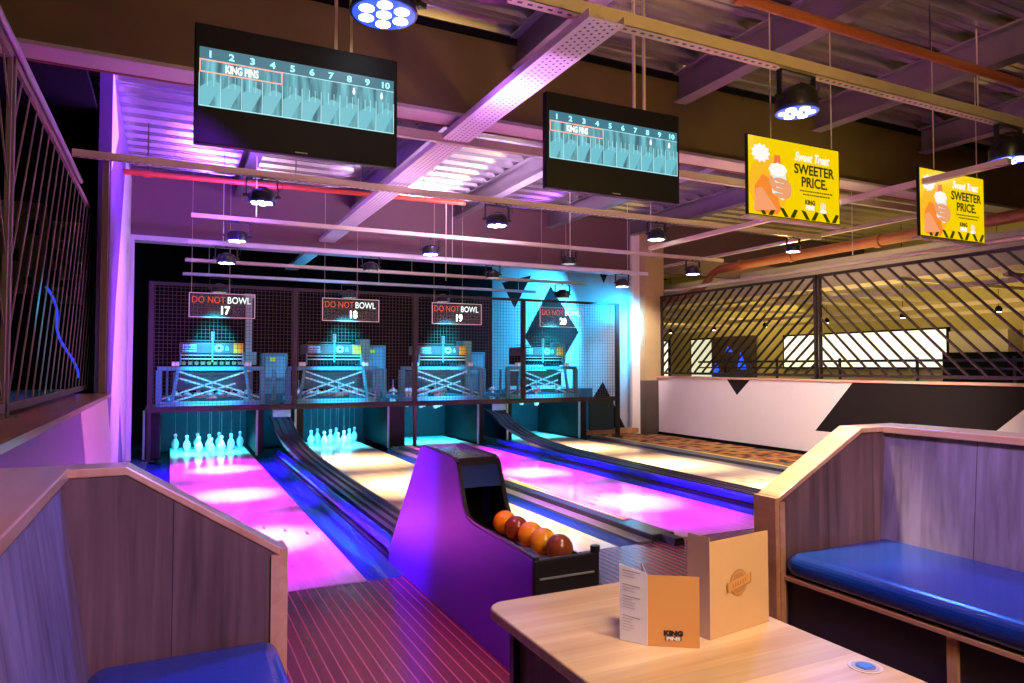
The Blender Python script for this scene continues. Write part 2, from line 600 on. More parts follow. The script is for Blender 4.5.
# right low wall with painted shapes
wr = struct(MB().box(8.05, 8.19, 3.0, 10.36, 0, 1.03), 'wall_right', M_wallw)
xw = 8.05
struct(MB().prism([(6.294, 1.03), (6.9, 0.35), (4.75, 0.35), (4.254, 0.79), (3.7, 1.03)], 'X', xw - 0.004, xw), 'painted_shape', M_wallb, wr)
struct(MB().prism([(8.605, 1.03), (8.108, 1.03), (8.387, 0.786)], 'X', xw - 0.004, xw), 'painted_shape', M_wallb, wr)
struct(MB().box(8.01, 8.24, 3.0, 10.36, 1.03, 1.062), 'trim_1', mat('pink_beige_sill', (0.62, 0.36, 0.24), 0.4))
struct(MB().box(8.03, 8.05, 3.0, 10.36, 0.0, 0.05), 'baseboard_right', M_dark)

# side wall of the pinsetter area with diamonds
ws = struct(MB().box(7.72, 7.9, 10.60, 17.0, -0.09, 3.95), 'wall_side', M_wallw)
xs = 7.716
for poly in ([(16.4, 3.40), (14.75, 3.40), (15.646, 2.687)], [(13.802, 3.05), (15.1, 1.95), (13.75, 0.95), (12.60, 1.95)],
             [(11.897, 3.24), (11.35, 3.24), (11.646, 2.888)], [(11.697, 0.93), (12.8, -0.08), (10.8, -0.08)],
             [(14.9, 0.9), (15.8, 0.0), (14.1, 0.0)]):
    struct(MB().prism(poly, 'X', xs, 7.72), 'painted_diamond', M_wallb, ws)
# pillar between side wall and slatted screen
pl = struct(MB().box(7.77, 8.20, 10.38, 10.62, 0.98, 3.95), 'trim_2', mat('khaki_cladding', (0.42, 0.30, 0.14), 0.55, var=0.12, scale=7))
struct(MB().box(7.77, 8.20, 10.38, 10.62, 0, 0.98), 'trim_3', mat('brown_cladding', (0.07, 0.05, 0.035), 0.55, var=0.15, scale=7))
struct(MB().box(7.60, 7.77, 10.54, 10.62, 0, 3.95), 'trim_4', M_wallw)

# back wall behind the machines
struct(MB().box(-0.6, 7.9, 17.0, 17.2, -0.1, 3.95), 'wall_back', M_dark)

# left wall: low wall under the slatted screen, then full-height panel
wl = struct(MB().box(-0.75, -0.50, -4, 7.19, 0, 0.975), 'wall_left', M_wallp)
struct(MB().prism([(5.13, 0.975), (5.75, 0.3), (5.9, 0.0), (7.19, 0.0), (7.19, 0.975)], 'X', -0.50, -0.496), 'painted_shape', M_wallw, wl)
struct(MB().box(-0.78, -0.465, -4, 7.19, 0.975, 1.005), 'trim_5', M_sill)
wp = struct(MB().box(-0.60, -0.5, 7.19, 10.9, -0.09, 3.95), 'wall_left_panel', M_wallp)
struct(MB().prism([(7.19, -0.09), (7.19, 0.98), (7.6, 0.6), (8.1, 1.9), (9.4, 3.75), (10.9, 3.75), (10.9, -0.09), (9.9, -0.09), (9.0, 0.86), (8.75, -0.09)], 'X', -0.5, -0.496), 'painted_shape', M_wallw, wp)
struct(MB().prism([(7.19, 3.93), (7.19, 3.0), (8.0, 3.55), (7.35, 3.93)], 'X', -0.5, -0.496), 'painted_shape', M_wallw, wp)
struct(MB().box(-0.7, -0.52, 10.9, 17.0, -0.09, 3.95), 'wall_left_rear', M_dark)
struct(MB().box(-0.78, -0.64, 8.15, 8.6, 1.0, 3.55), 'trim_6', M_dark)
struct(MB().box(-0.56, -0.51, 7.10, 7.17, 1.005, 3.15), 'trim_7', mat('olive_post', (0.12, 0.09, 0.03), 0.5))
struct(MB().box(-0.5, -0.44, 10.40, 10.46, 0, 2.9), 'trim_8', mat('grey_jamb', (0.5, 0.5, 0.52), 0.4))

# far walls of the neighbouring rooms
struct(MB().box(14.0, 14.15, -4, 20, 0, 3.95), 'wall_far_right', mat('olive_wall', (0.42, 0.36, 0.14), 0.7, var=0.15, scale=1.2))
struct(MB().box(8.2, 14.0, 19.9, 20, 0, 3.95), 'wall_end', mat('olive_wall2', (0.3, 0.24, 0.1), 0.7))
struct(MB().box(-4.0, -3.9, -4, 17, 0, 3.95), 'wall_far_left', M_dark)
struct(MB().box(-4.0, 14, -4.1, -4, 0, 3.95), 'wall_rear', mat('rear_wall', (0.12, 0.07, 0.09), 0.8))

# corrugated roof deck with ribs across the lanes
prof = []
y = -4.0
while y < 17.2:
    prof += [(y, 3.91), (y + 0.05, 3.91), (y + 0.055, 3.925), (y + 0.07, 3.925), (y + 0.075, 3.91), (y + 0.125, 3.91), (y + 0.15, 3.975), (y + 0.20, 3.975), (y + 0.205, 3.962), (y + 0.22, 3.962), (y + 0.225, 3.975), (y + 0.275, 3.975)]
    y += 0.30
vs, fs = [], []
for (yy, zz) in prof:
    vs += [(-4.0, yy, zz), (16, yy, zz)]
for i in range(len(prof) - 1):
    fs.append((2 * i, 2 * i + 1, 2 * i + 3, 2 * i + 2))
dk = struct(MB().add(vs, fs), 'ceiling', M_galv, fix=False)
struct(MB().box(-4.0, 20, -4, 20, 3.99, 4.05), 'ceiling_slab', M_dark)

# deep bulkhead beam above the screens, its underside flange
g = struct(MB().box(-4.0, 14.0, 5.05, 5.09, 3.22, 3.93), 'trim_9', M_brown)
g2 = struct(MB().box(-4.0, 14.0, 5.03, 5.27, 3.195, 3.222), 'trim_10', M_flange)
struct(MB().box(-4.0, 14.0, 5.27, 5.30, 3.19, 3.93), 'trim_11', mat('dark_red_edge', (0.16, 0.02, 0.02), 0.5))
struct(MB().box(-4.0, 14.0, 5.02, 5.05, 3.86, 3.93), 'trim_12', M_dark)
# plum soffit in front of the machines
struct(MB().box(-0.5, 7.78, 10.6, 10.75, 3.0, 3.92), 'trim_13', M_soffit)
struct(MB().box(-0.5, 7.78, 10.56, 10.80, 2.93, 3.0), 'trim_14', mat('pale_soffit_edge', (0.45, 0.42, 0.48), 0.5))
struct(MB().box(8.2, 14.0, 10.6, 10.75, 3.0, 3.92), 'trim_15', M_soffit)

# ============================================================ ROOF STEEL, STRUTS AND PIPES
places = {-0.75: 'far left over the slatted screen', 0.85: 'above the left lanes, first from the left', 2.5: 'beside the perforated tray', 4.15: 'over lane 19', 5.9: 'over lane 20', 7.6: 'near the white wall corner'}
for jx, jl in places.items():
    for (ya, yb, seg) in (((5.31, 10.58, 'behind the brown bulkhead'),) + (((-3.0, 5.0, 'in front of the brown bulkhead'),) if jx > 2 else ())):
        if jx < 0:
            yb = 6.1
        mb = MB().box(jx - 0.07, jx + 0.07, ya, yb, 3.64, 3.655).box(jx - 0.01, jx + 0.01, ya, yb, 3.655, 3.90).box(jx - 0.07, jx + 0.07, ya, yb, 3.895, 3.915)
        t = tag(mb.build('roof_joist', M_joist, loc=(jx, ya, 3.64)), 'grey steel roof joist ' + seg + ', ' + jl, 'beam', 'roof joists')

# perforated cable tray along the lanes
tr = thing('cable_tray', 'lilac perforated cable tray running lengthwise between screens toward the pins', 'cable tray', (2.08, 3.3, 3.1))
mb = MB().box(1.975, 2.195, 3.1, 14.0, 3.10, 3.104).box(1.97, 1.975, 3.1, 14.0, 3.10, 3.15).box(2.195, 2.2, 3.1, 14.0, 3.10, 3.15)
mb.build('tray_channel', M_tray, tr)
MB().box(1.99, 2.18, 3.12, 13.9, 3.0985, 3.10).build('perforated_base', M_perf, tr)


def strut(x0, x1, y, z, label, m=M_strut, wd=0.045, ht=0.045, slots=False, group='lighting struts', hang=False):
    t = thing('strut_channel', label, 'strut', ((x0 + x1) / 2, y, z), group)
    MB().box(x0, x1, y - wd / 2, y - wd / 2 + 0.004, z, z + ht).box(x0, x1, y + wd / 2 - 0.004, y + wd / 2, z, z + ht).box(x0, x1, y - wd / 2, y + wd / 2, z, z + 0.004).build('channel', m, t)
    if slots:
        MB().box(x0, x1, y - 0.009, y + 0.009, z - 0.001, z).build('slotted_strip', M_slotted, t)
    if hang:
        for xx in (x0 + 0.4, x0 + (x1 - x0) * 0.5, x1 - 0.4):
            MB().cyl((xx, y, z + 0.003), (xx, y, 3.92), 0.004, 6).build('hanger_rod', m, t)
    return t


def ystrut(x, y0, y1, z, label, wd=0.05, m=M_strut):
    return tag(MB().box(x - wd / 2, x + wd / 2, y0, y1, z, z + 0.045).build('strut_channel', m, loc=(x, y0, z)), label, 'strut', 'lengthwise struts')


strut(1.6, 9.5, 3.30, 3.20, 'cream slotted strut nearest the camera carrying the two big right spotlights', wd=0.075, ht=0.08, slots=True)
strut(-0.2, 1.5, 3.30, 3.30, 'short strut above the top left screen holding the big round spotlight', wd=0.06)
strut(0.9, 8.2, 5.36, 3.08, 'cream strut just under and behind the brown bulkhead', wd=0.06, ht=0.07)
strut(-0.76, 8.1, 6.82, 3.0, 'long cream strut from left slatted screen across the second row of spotlights', slots=True, ht=0.06)
strut(0.2, 8.4, 9.05, 3.0, 'cream strut in front of the plum soffit with the third row of spotlights', ht=0.055)
strut(0.18, 7.13, 9.45, 2.75, 'lilac strut just below the plum soffit over the lanes', ht=0.05, m=M_tray, hang=True)
strut(0.175, 6.98, 11.1, 2.75, 'pale strut behind the cage top with four small spotlights', ht=0.05, hang=True)
strut(0.17, 6.8, 12.8, 2.75, 'rearmost cyan lit strut deep behind the cage', ht=0.05, m=M_tray, hang=True)
ystrut(5.48, 2.95, 7.2, 2.72, 'long diagonal looking strut passing in front of the far right advert', 0.06)
ystrut(8.16, 5.3, 10.3, 3.05, 'strut running lengthwise over the right slatted screen', 0.05)

for (x0, y0, x1, y1, z, r, n, lab, m) in (
        (2.6, 3.24, 12, 3.24, 3.55, 0.035, 'sprinkler_pipe', 'rust brown pipe crossing under the roof deck at the top right', M_rust),
        (-0.48, 8.6, 3.4, 8.35, 3.35, 0.03, 'sprinkler_pipe', 'bright red pipe crossing the violet roof deck above the lanes', M_red)):
    t = thing(n, lab, 'pipe', (x0, y0, z))
    MB().cyl((x0, y0, z), (x1, y1, z), r, 14).build('pipe_run', m, t, smooth=True)
    for k in range(5):
        f = (k + 0.3) / 5
        px, py = x0 + (x1 - x0) * f, y0 + (y1 - y0) * f
        MB().cyl((px, py, z + r), (px, py, 3.92), 0.006, 6).build('pipe_hanger', M_black, t)
    for k in range(3):
        f = (k + 0.18) / 3
        px, py = x0 + (x1 - x0) * f, y0 + (y1 - y0) * f
        d = Vector((x1 - x0, y1 - y0, 0)).normalized()
        MB().cyl(Vector((px, py, z)) - d * 0.04, Vector((px, py, z)) + d * 0.04, r * 1.35, 14).build('coupling', m, t, smooth=True)
# big brown duct over the right screen, with an elbow down
t = thing('heating_pipe', 'thick rust brown pipe above the right slatted screen bending down by the pillar', 'pipe', (8.75, 9.6, 2.95))
MB().cyl((8.75, 9.5, 2.96), (8.75, 3.0, 2.98), 0.075, 18).build('pipe_run', M_rust, t, smooth=True)
MB().tube([(8.75, 9.5, 2.96), (8.73, 9.66, 2.90), (8.70, 9.72, 2.80), (8.60, 9.85, 2.62), (8.40, 10.1, 2.50), (8.24, 10.4, 2.45)], 0.065, 14).build('elbow', M_rust, t, smooth=True)
for yy in (9.0, 7.9, 6.4, 5.3):
    MB().cyl((8.75, yy - 0.04, 2.965), (8.75, yy + 0.04, 2.965), 0.092, 16).build('coupling', M_rust, t, smooth=True)

# thin vertical hanger rods
for (rx, ry, z0, z1, lab) in ((2.28, 5.36, 3.13, 3.93, 'thin rod hanging between the perforated tray and the second screen'),
                              (7.3, 5.36, 3.13, 3.19, 'short rod under the bulkhead near the far right advert'),
                              (5.72, 3.3, 3.28, 3.93, 'cream rod dropping to the near strut at the top right'),
                              (7.45, 5.8, 2.6, 3.93, 'rod to the right of the first yellow advert'),
                              (3.35, 8.9, 2.4, 3.93, 'long pale rod hanging under the middle spotlight'),
                              (4.95, 8.3, 2.75, 3.93, 'rod over lane 20 left of the second screen corner'),
                              (0.86, 8.4, 2.95, 3.93, 'rod between the two left spotlights'),
                              (6.1, 8.0, 2.8, 3.93, 'rod below the second screen right corner')):
    tag(MB().cyl((rx, ry, z0), (rx, ry, z1), 0.006, 6).build('hanger_rod', M_strut, loc=(rx, ry, z0)), lab, 'rod', 'thin hanger rods')

# ============================================================ SPOTLIGHTS
M_can = mat('spot_housing', (0.014, 0.013, 0.016), 0.35, 0.2)
M_rim = mat('spot_rim', (0.02, 0.03, 0.25), 0.3)
M_lens = emis('lit_led_lens', (0.92, 0.93, 1.0), 9.0)
M_rimlit = emis('lit_spot_face', (0.04, 0.10, 1.0), 1.2)
M_facedim = mat('unlit_spot_face', (0.02, 0.02, 0.03), 0.3)


def spotlight(loc, r, label, lit=True, tilt=(0, 0), white=False, deep=0.15):
    """loc = yoke top"""
    x, y, z = loc
    t = thing('stage_spotlight', label, 'spotlight', loc, 'LED stage spotlights')
    s = r / 0.15
    body_top = z - 0.12 * s
    h = deep * s
    mb = MB().lathe([(0.6 * r, 0), (0.92 * r, 0.15 * h), (r, 0.45 * h), (r, 0.9 * h), (0.98 * r, h)][::-1] if False else
                    [(r * 0.97, -h), (r, -0.92 * h), (r, -0.4 * h), (0.85 * r, -0.1 * h), (0.55 * r, 0)], (x, y, body_top), 24)
    body = mb.build('housing', M_can, t, smooth=True)
    fins = MB()
    for i in range(6):
        a = 2 * pi * i / 6
        fins.box(x - 0.3 * r, x + 0.3 * r, y - 0.5 * r + i * 0.2 * r, y - 0.5 * r + i * 0.2 * r + 0.01, body_top, body_top + 0.02 * s)
    fins.build('cooling_fins', M_can, t)
    rim = MB()
    rim.lathe([(r * 1.0, 0), (r * 1.05, 0), (r * 1.05, 0.02 * s), (r * 1.0, 0.02 * s)], (x, y, body_top - h - 0.004), 24)
    rim.build('rim', M_rim if lit else M_can, t, smooth=True)
    MB().cyl((x, y, body_top - h - 0.006), (x, y, body_top - h + 0.002), r * 0.98, 24).build('front_face', (M_rimlit if not white else M_facedim) if lit else M_facedim, t)
    zl = body_top - h - 0.009
    for i in range(7):
        if i == 6:
            px, py = x, y
        else:
            px, py = x + 0.62 * r * math.cos(2 * pi * i / 6 + 0.3), y + 0.62 * r * math.sin(2 * pi * i / 6 + 0.3)
        MB().cyl((px, py, zl), (px, py, zl + 0.004), 0.24 * r, 12).build('lens', M_lens if lit else mat('dim_lens', (0.3, 0.3, 0.3), 0.2, emit=(1, 0.9, 0.7), es=0.4), t)
    yk = MB()
    wy = 1.12 * r
    yk.box(x - wy - 0.012 * s, x - wy, y - 0.02 * s, y + 0.02 * s, body_top - 0.6 * h, z)
    yk.box(x + wy, x + wy + 0.012 * s, y - 0.02 * s, y + 0.02 * s, body_top - 0.6 * h, z)
    yk.box(x - wy - 0.012 * s, x + wy + 0.012 * s, y - 0.02 * s, y + 0.02 * s, z - 0.012 * s, z)
    yk.build('yoke', M_black, t)
    for sg in (-1, 1):
        MB().cyl((x + sg * r, y, body_top - 0.5 * h), (x + sg * (wy + 0.04 * s), y, body_top - 0.5 * h), 0.018 * s, 10).build('pivot_knob', M_black, t)
    pts = []
    for k in range(9):
        f = k / 8
        pts.append((x + wy * (0.5 + 0.9 * math.sin(pi * f)) * (1 if True else 0), y, body_top - 0.05 + (z + 0.04 - body_top + 0.05) * f))
    MB().tube(pts, 0.005 * s, 6).build('power_cable', M_black, t)
    MB().cyl((x, y, z - 0.01), (x, y, z + 0.05), 0.012, 8).build('clamp_bolt', M_black, t)
    return t


SP = [(0.915, 3.3, 3.27, 0.155, 1, 'largest round spotlight with seven lit lenses above the top left screen'),
      (3.72, 3.3, 3.195, 0.135, 1, 'large lit spotlight hanging above the gap between second screen and first advert'),
      (6.12, 3.3, 3.195, 0.14, 1, 'bright blue white spotlight cut by the right edge of the photo'),
      (0.745, 6.82, 2.98, 0.12, 1, 'lit spotlight below the first screen, on the long cream strut'),
      (3.15, 6.82, 2.98, 0.12, 1, 'lit spotlight in the middle of the picture between the two screens'),
      (5.28, 6.82, 2.98, 0.11, 1, 'lit spotlight below the right end of the second screen'),
      (7.58, 6.82, 2.98, 0.10, 1, 'small spotlight below the first yellow advert'),
      (0.71, 9.05, 2.98, 0.12, 1, 'lit spotlight on the left end of the third strut'),
      (3.18, 9.05, 2.98, 0.115, 1, 'lit spotlight over lane 19 in front of the plum soffit'),
      (5.37, 9.05, 2.98, 0.11, 0, 'dim spotlight under the soffit beside the side wall diamonds'),
      (7.75, 9.05, 2.98, 0.12, 1, 'spotlight in front of the khaki pillar'),
      (6.62, 9.45, 2.74, 0.11, 1, 'small white lit spotlight against the white wall corner'),
      (0.62, 9.45, 2.74, 0.11, 1, 'lit spotlight over lane 17 below the plum soffit'),
      (2.46, 9.45, 2.74, 0.10, 0, 'dark unlit spotlight over lane 18 below the soffit'),
      (4.3, 9.45, 2.74, 0.10, 0, 'unlit spotlight over lane 19 just above the cage'),
      (6.45, 11.1, 2.73, 0.13, 0, 'black spotlight above the lane 20 sign behind the cage'),
      (2.95, 12.8, 2.73, 0.13, 0, 'rear dark spotlight behind the lane 18 sign'),
      (0.74, 12.8, 2.73, 0.13, 0, 'rear dark spotlight behind the lane 17 sign'),
      (4.75, 12.8, 2.73, 0.13, 0, 'rear dark spotlight behind the lane 19 sign')]
for (x, y, z, r, lit, lab) in SP:
    spotlight((x, y, z), r, lab, bool(lit), white=(y > 6), deep=0.17 if y < 6 else 0.15)

# ============================================================ SCREENS
M_bez = mat('screen_bezel', (0.006, 0.006, 0.010), 0.5)
M_bez.node_tree.nodes['Principled BSDF'].inputs['Specular IOR Level'].default_value = 0.15
sm, nt, b = nmat('scoreboard_display')
b.inputs['Base Color'].default_value = (0, 0, 0, 1)
N, L = nt.nodes, nt.links
tcn = N.new('ShaderNodeTexCoord')
mp = N.new('ShaderNodeMapping')
mp.inputs['Rotation'].default_value = (0, math.radians(-38), 0)
mp.inputs['Scale'].default_value = (26, 1, 3)
L.new(tcn.outputs['Object'], mp.inputs['Vector'])
nz = N.new('ShaderNodeTexNoise')
nz.inputs['Scale'].default_value = 1.2
L.new(mp.outputs[0], nz.inputs['Vector'])
cr = N.new('ShaderNodeValToRGB')
e = cr.color_ramp.elements
e[0].position = 0.35
e[0].color = (0.035, 0.13, 0.17, 1)
e[1].position = 0.68
e[1].color = (0.16, 0.52, 0.60, 1)
L.new(nz.outputs['Fac'], cr.inputs[0])
L.new(cr.outputs[0], b.inputs['Emission Color'])
b.inputs['Emission Strength'].default_value = 1.0
M_score = sm
M_scline = emis('score_line', (0.45, 0.80, 0.85), 1.0)
M_schead = emis('score_header', (0.05, 0.17, 0.23), 1.0)
M_scnum = emis('score_number', (0.35, 1.0, 1.0), 1.2)
M_scbox = emis('score_box', (1.0, 0.42, 0.32), 1.0)
M_scwhite = emis('score_white', (0.95, 1.0, 1.0), 1.1)
M_sccell = emis('score_cell_glow', (0.14, 0.46, 0.54), 1.0)


def screen(x0, x1, label):
    z0, z1 = 2.305, 2.885
    W, H = x1 - x0, z1 - z0
    y = 3.6
    t = thing('scoring_screen', label, 'screen', (x0, y, z0), 'scoring screens')
    MB().box(x0, x1, y, y + 0.05, z0, z1).build('casing', M_bez, t, bevel=0.006)
    MB().box(x0 + 0.2, x1 - 0.2, y + 0.05, y + 0.10, z0 + 0.12, z1 - 0.12).build('rear_bulge', M_blackp, t, bevel=0.01)
    dz1, dz0 = z1 - 0.20 * H, z1 - 0.69 * H
    dx0, dx1 = x0 + 0.022 * W, x1 - 0.022 * W
    disp = MB().box(dx0, dx1, y - 0.003, y, dz0, dz1).build('display', M_score, t)
    DW = dx1 - dx0
    MB().box(dx0, dx1, y - 0.004, y - 0.003, dz1 - 0.055, dz1).build('header_band', M_schead, disp)
    for k in range(10):
        cx_ = dx0 + DW * (k + 0.5) / 10
        text('frame_number', str(k + 1), 0.045, M_scnum, disp, (cx_, y - 0.005, dz1 - 0.046), (1, 0, 0), (0, 0, 1), 0.0015, 'CENTER', 1.15, 0.0003)
    bx1 = dx0 + DW * 0.40
    bz1, bz0 = dz1 - 0.058, dz1 - 0.122
    mb = MB()
    for a, bb, c, d in ((dx0, bx1, bz0, bz0 + 0.006), (dx0, bx1, bz1 - 0.006, bz1), (dx0, dx0 + 0.006, bz0, bz1), (bx1 - 0.006, bx1, bz0, bz1)):
        mb.box(a, bb, y - 0.006, y - 0.004, c, d)
    mb.build('team_box_outline', M_scbox, disp)
    text('team_name', 'KING PINS', 0.052, M_scwhite, disp, (dx0 + DW * 0.20, y - 0.005, bz0 + 0.013), (1, 0, 0), (0, 0, 1), 0.0022, 'CENTER', 0.62, 0.0003)
    # ten frame cells, each paler at the bottom
    mb = MB()
    zt = bz0 - 0.002
    for k in range(11):
        xx = dx0 + DW * k / 10
        mb.box(xx - 0.0015, xx + 0.0015, y - 0.0045, y - 0.003, dz0, zt)
    for k in range(10):
        for q in (0.38, 0.68):
            xx = dx0 + DW * (k + q) / 10
            mb.box(xx - 0.001, xx + 0.001, y - 0.0045, y - 0.003, zt - 0.06, zt)
    mb.box(dx0, dx1, y - 0.0045, y - 0.003, dz0, dz0 + 0.004)
    mb.box(bx1, dx1, y - 0.0045, y - 0.003, dz1 - 0.060, dz1 - 0.057)
    mb.build('score_grid', M_scline, disp)
    mb = MB()
    for k in range(10):
        a = dx0 + DW * k / 10 + 0.004
        c = dx0 + DW * (k + 1) / 10 - 0.004
        mb.prism([(a, dz0 + 0.02), (a, zt - 0.07), (a + 0.55 * (c - a), zt - 0.03), (c, zt - 0.04), (c, dz0 + 0.10), (a + 0.45 * (c - a), dz0 + 0.004), (a, dz0 + 0.004)], 'Y', y - 0.0036, y - 0.003)
    mb.build('cell_shine', M_sccell, disp)
    for fx in (0.775, 0.93):
        MB().lathe([(0.0005, -0.018), (0.006, -0.012), (0.007, 0), (0.004, 0.01), (0.005, 0.016), (0.0005, 0.019)], (dx0 + DW * fx, y - 0.006, bz0 + 0.03), 10).build('pin_icon', M_scwhite, disp)
    MB().box(x0 + W * 0.47, x0 + W * 0.53, y - 0.001, y, z0 + 0.012, z0 + 0.018).build('maker_plate', mat('grey_plate', (0.3, 0.3, 0.3), 0.4), t)
    # bracket to the strut
    for q in (0.68, 0.76):
        MB().box(x0 + W * q - 0.008, x0 + W * q + 0.008, y + 0.05, y + 0.066, z0 + 0.3, 3.92).build('hanger_pole', M_strut, t)
    return t


screen(0.083, 1.075, 'nearest wall of scores: large scoring screen at upper left above lane 17'.replace('nearest wall of scores: ', ''))
screen(1.985, 2.98, 'black scoring screen left of the yellow adverts above lane 18')

# ============================================================ ADVERT SIGNS
M_ady = emis('advert_yellow', (0.95, 0.64, 0.0), 0.85)
M_adblk = emis('advert_black', (0.03, 0.02, 0.01), 0.5)
M_ador = emis('advert_orange', (0.95, 0.26, 0.03), 0.85)
M_adsk = emis('advert_skin', (0.85, 0.36, 0.16), 0.85)
M_adwh = emis('advert_white', (0.95, 0.92, 0.85), 0.9)
M_adcup = emis('advert_cup', (0.80, 0.86, 0.82), 0.85)
M_adpk = emis('advert_pink', (0.95, 0.36, 0.16), 0.85)
M_adchev = emis('advert_chevron', (0.05, 0.05, 0.0), 0.6)


def advert(x0, x1, label):
    z0, z1, y = 2.30, 2.865, 3.6
    W, H = x1 - x0, z1 - z0
    t = thing('advert_screen', label, 'advert screen', (x0, y, z0), 'yellow adverts')
    MB().box(x0, x1, y, y + 0.022, z0, z1).build('casing', M_bez, t, bevel=0.004)
    MB().box(x0 + 0.01, x1 - 0.01, y + 0.022, y + 0.03, z0 + 0.01, z1 - 0.01).build('rear_plate', M_blackp, t)
    MB().box(x0 - 0.0, x1 + 0.02, y - 0.01, y + 0.06, z0 - 0.02, z0 - 0.004).build('support_tray', M_strut, t)
    p = MB().box(x0 + 0.012, x1 - 0.012, y - 0.003, y, z0 + 0.006, z1 - 0.010).build('poster', M_ady, t)

    def U(u, v):
        return (x0 + W * u, z0 + H * v)

    def shape(nm, pts, m, d=0.004):
        return MB().prism([U(*q) for q in pts], 'Y', y - d, y - 0.003).build(nm, m, p)

    def blob(u, v, ru, rv, n=18, rot=0.0, star=0.0):
        out = []
        for i in range(n):
            a = 2 * pi * i / n
            k = 1 - star * (i % 2)
            du, dv = ru * k * math.cos(a), rv * k * math.sin(a)
            out.append((u + du * math.cos(rot) - dv * math.sin(rot), v + du * math.sin(rot) + dv * math.cos(rot)))
        return out
    shape('glow', blob(0.22, 0.40, 0.21, 0.36), M_ador.copy() if False else emis('advert_amber', (0.98, 0.50, 0.02), 0.85), 0.0036)
    shape('sleeve', [(0.08, 0.04), (0.07, 0.36), (0.15, 0.52), (0.27, 0.44), (0.34, 0.10), (0.30, 0.03)], M_ador, 0.0042)
    shape('sleeve_fold', [(0.06, 0.05), (0.08, 0.32), (0.14, 0.36), (0.30, 0.09)], M_adpk, 0.0046)
    shape('straw', [(0.265, 0.60), (0.345, 0.62), (0.335, 0.79), (0.275, 0.78)], emis('advert_red', (0.9, 0.2, 0.05), 0.85), 0.0046)
    shape('cup', [(0.25, 0.30), (0.23, 0.58), (0.39, 0.60), (0.41, 0.30), (0.36, 0.22)], M_adcup, 0.005)
    shape('cream_top', blob(0.31, 0.60, 0.10, 0.09, 16, star=0.12), M_adwh, 0.0055)
    for i in range(4):
        shape('finger', blob(0.34, 0.47 - i * 0.065, 0.075, 0.03, 12, -0.15), M_adsk, 0.006)
    shape('thumb', blob(0.255, 0.42, 0.03, 0.10, 12, 0.25), M_adsk, 0.006)
    shape('hand_back', blob(0.405, 0.36, 0.05, 0.11, 14), M_adsk, 0.0055)
    shape('starburst', blob(0.135, 0.78, 0.10, 0.125, 22, star=0.22), M_adwh, 0.005)
    text('offer_script', 'Sweet Treat', 0.092, M_adwh, p, (x0 + W * 0.49, y - 0.004, z0 + H * 0.765), (1, 0, 0), (0, 0, 1), 0.0026, 'LEFT', 0.76, 0.0004, 0.35)
    text('offer_line', 'SWEETER', 0.100, M_adblk, p, (x0 + W * 0.705, y - 0.004, z0 + H * 0.60), (1, 0, 0), (0, 0, 1), 0.0026, 'CENTER', 0.97, 0.0004)
    text('offer_line', 'PRICE.', 0.100, M_adblk, p, (x0 + W * 0.705, y - 0.004, z0 + H * 0.44), (1, 0, 0), (0, 0, 1), 0.0026, 'CENTER', 0.97, 0.0004)
    mb = MB()
    for j, (a, c) in enumerate(((0.545, 0.90), (0.58, 0.87))):
        u = a
        rr = random.Random(3 + j)
        while u < c:
            l = rr.uniform(0.012, 0.03)
            (xa, za), (xb, zb) = U(u, 0.375 - j * 0.045), U(u + l, 0.392 - j * 0.045)
            mb.box(xa, xb, y - 0.0042, y - 0.003, za, zb)
            u += l + 0.008
    mb.build('small_print', M_adblk, p)
    text('logo_word', 'KING', 0.045, M_adblk, p, (x0 + W * 0.655, y - 0.004, z0 + H * 0.215), (1, 0, 0), (0, 0, 1), 0.0018, 'CENTER', 0.95, 0.0004)
    text('logo_word', 'PINS', 0.045, M_adwh, p, (x0 + W * 0.655, y - 0.004, z0 + H * 0.145), (1, 0, 0), (0, 0, 1), 0.0030, 'CENTER', 0.95, 0.0004)
    shape('round_logo', blob(0.80, 0.21, 0.032, 0.055), emis('advert_pale', (0.95, 0.75, 0.55), 0.85), 0.0045)
    shape('round_logo_base', blob(0.80, 0.145, 0.04, 0.025), M_adwh, 0.0048)
    for k in range(8):
        u = 0.09 + k * 0.115
        if k % 2:
            pts = [(u, 0.015), (u + 0.045, 0.015), (u + 0.085, 0.12), (u + 0.05, 0.13)]
        else:
            pts = [(u + 0.06, 0.015), (u + 0.10, 0.015), (u + 0.05, 0.12), (u + 0.005, 0.13)]
        shape('chevron', [(a + 0.0, c) for a, c in pts], M_adchev, 0.0044)
    for q in (0.28, 0.95):
        MB().cyl((x0 + W * q, y + 0.03, z1), (x0 + W * q, y + 0.03, 3.90), 0.005, 6).build('hanger_rod', M_strut, t)
    return t


advert(3.57, 4.495, 'yellow sweet treat advert screen with milkshake hand, left of the two')
advert(5.42, 6.295, 'yellow sweet treat advert screen crossed by a pale strut, right of the two')

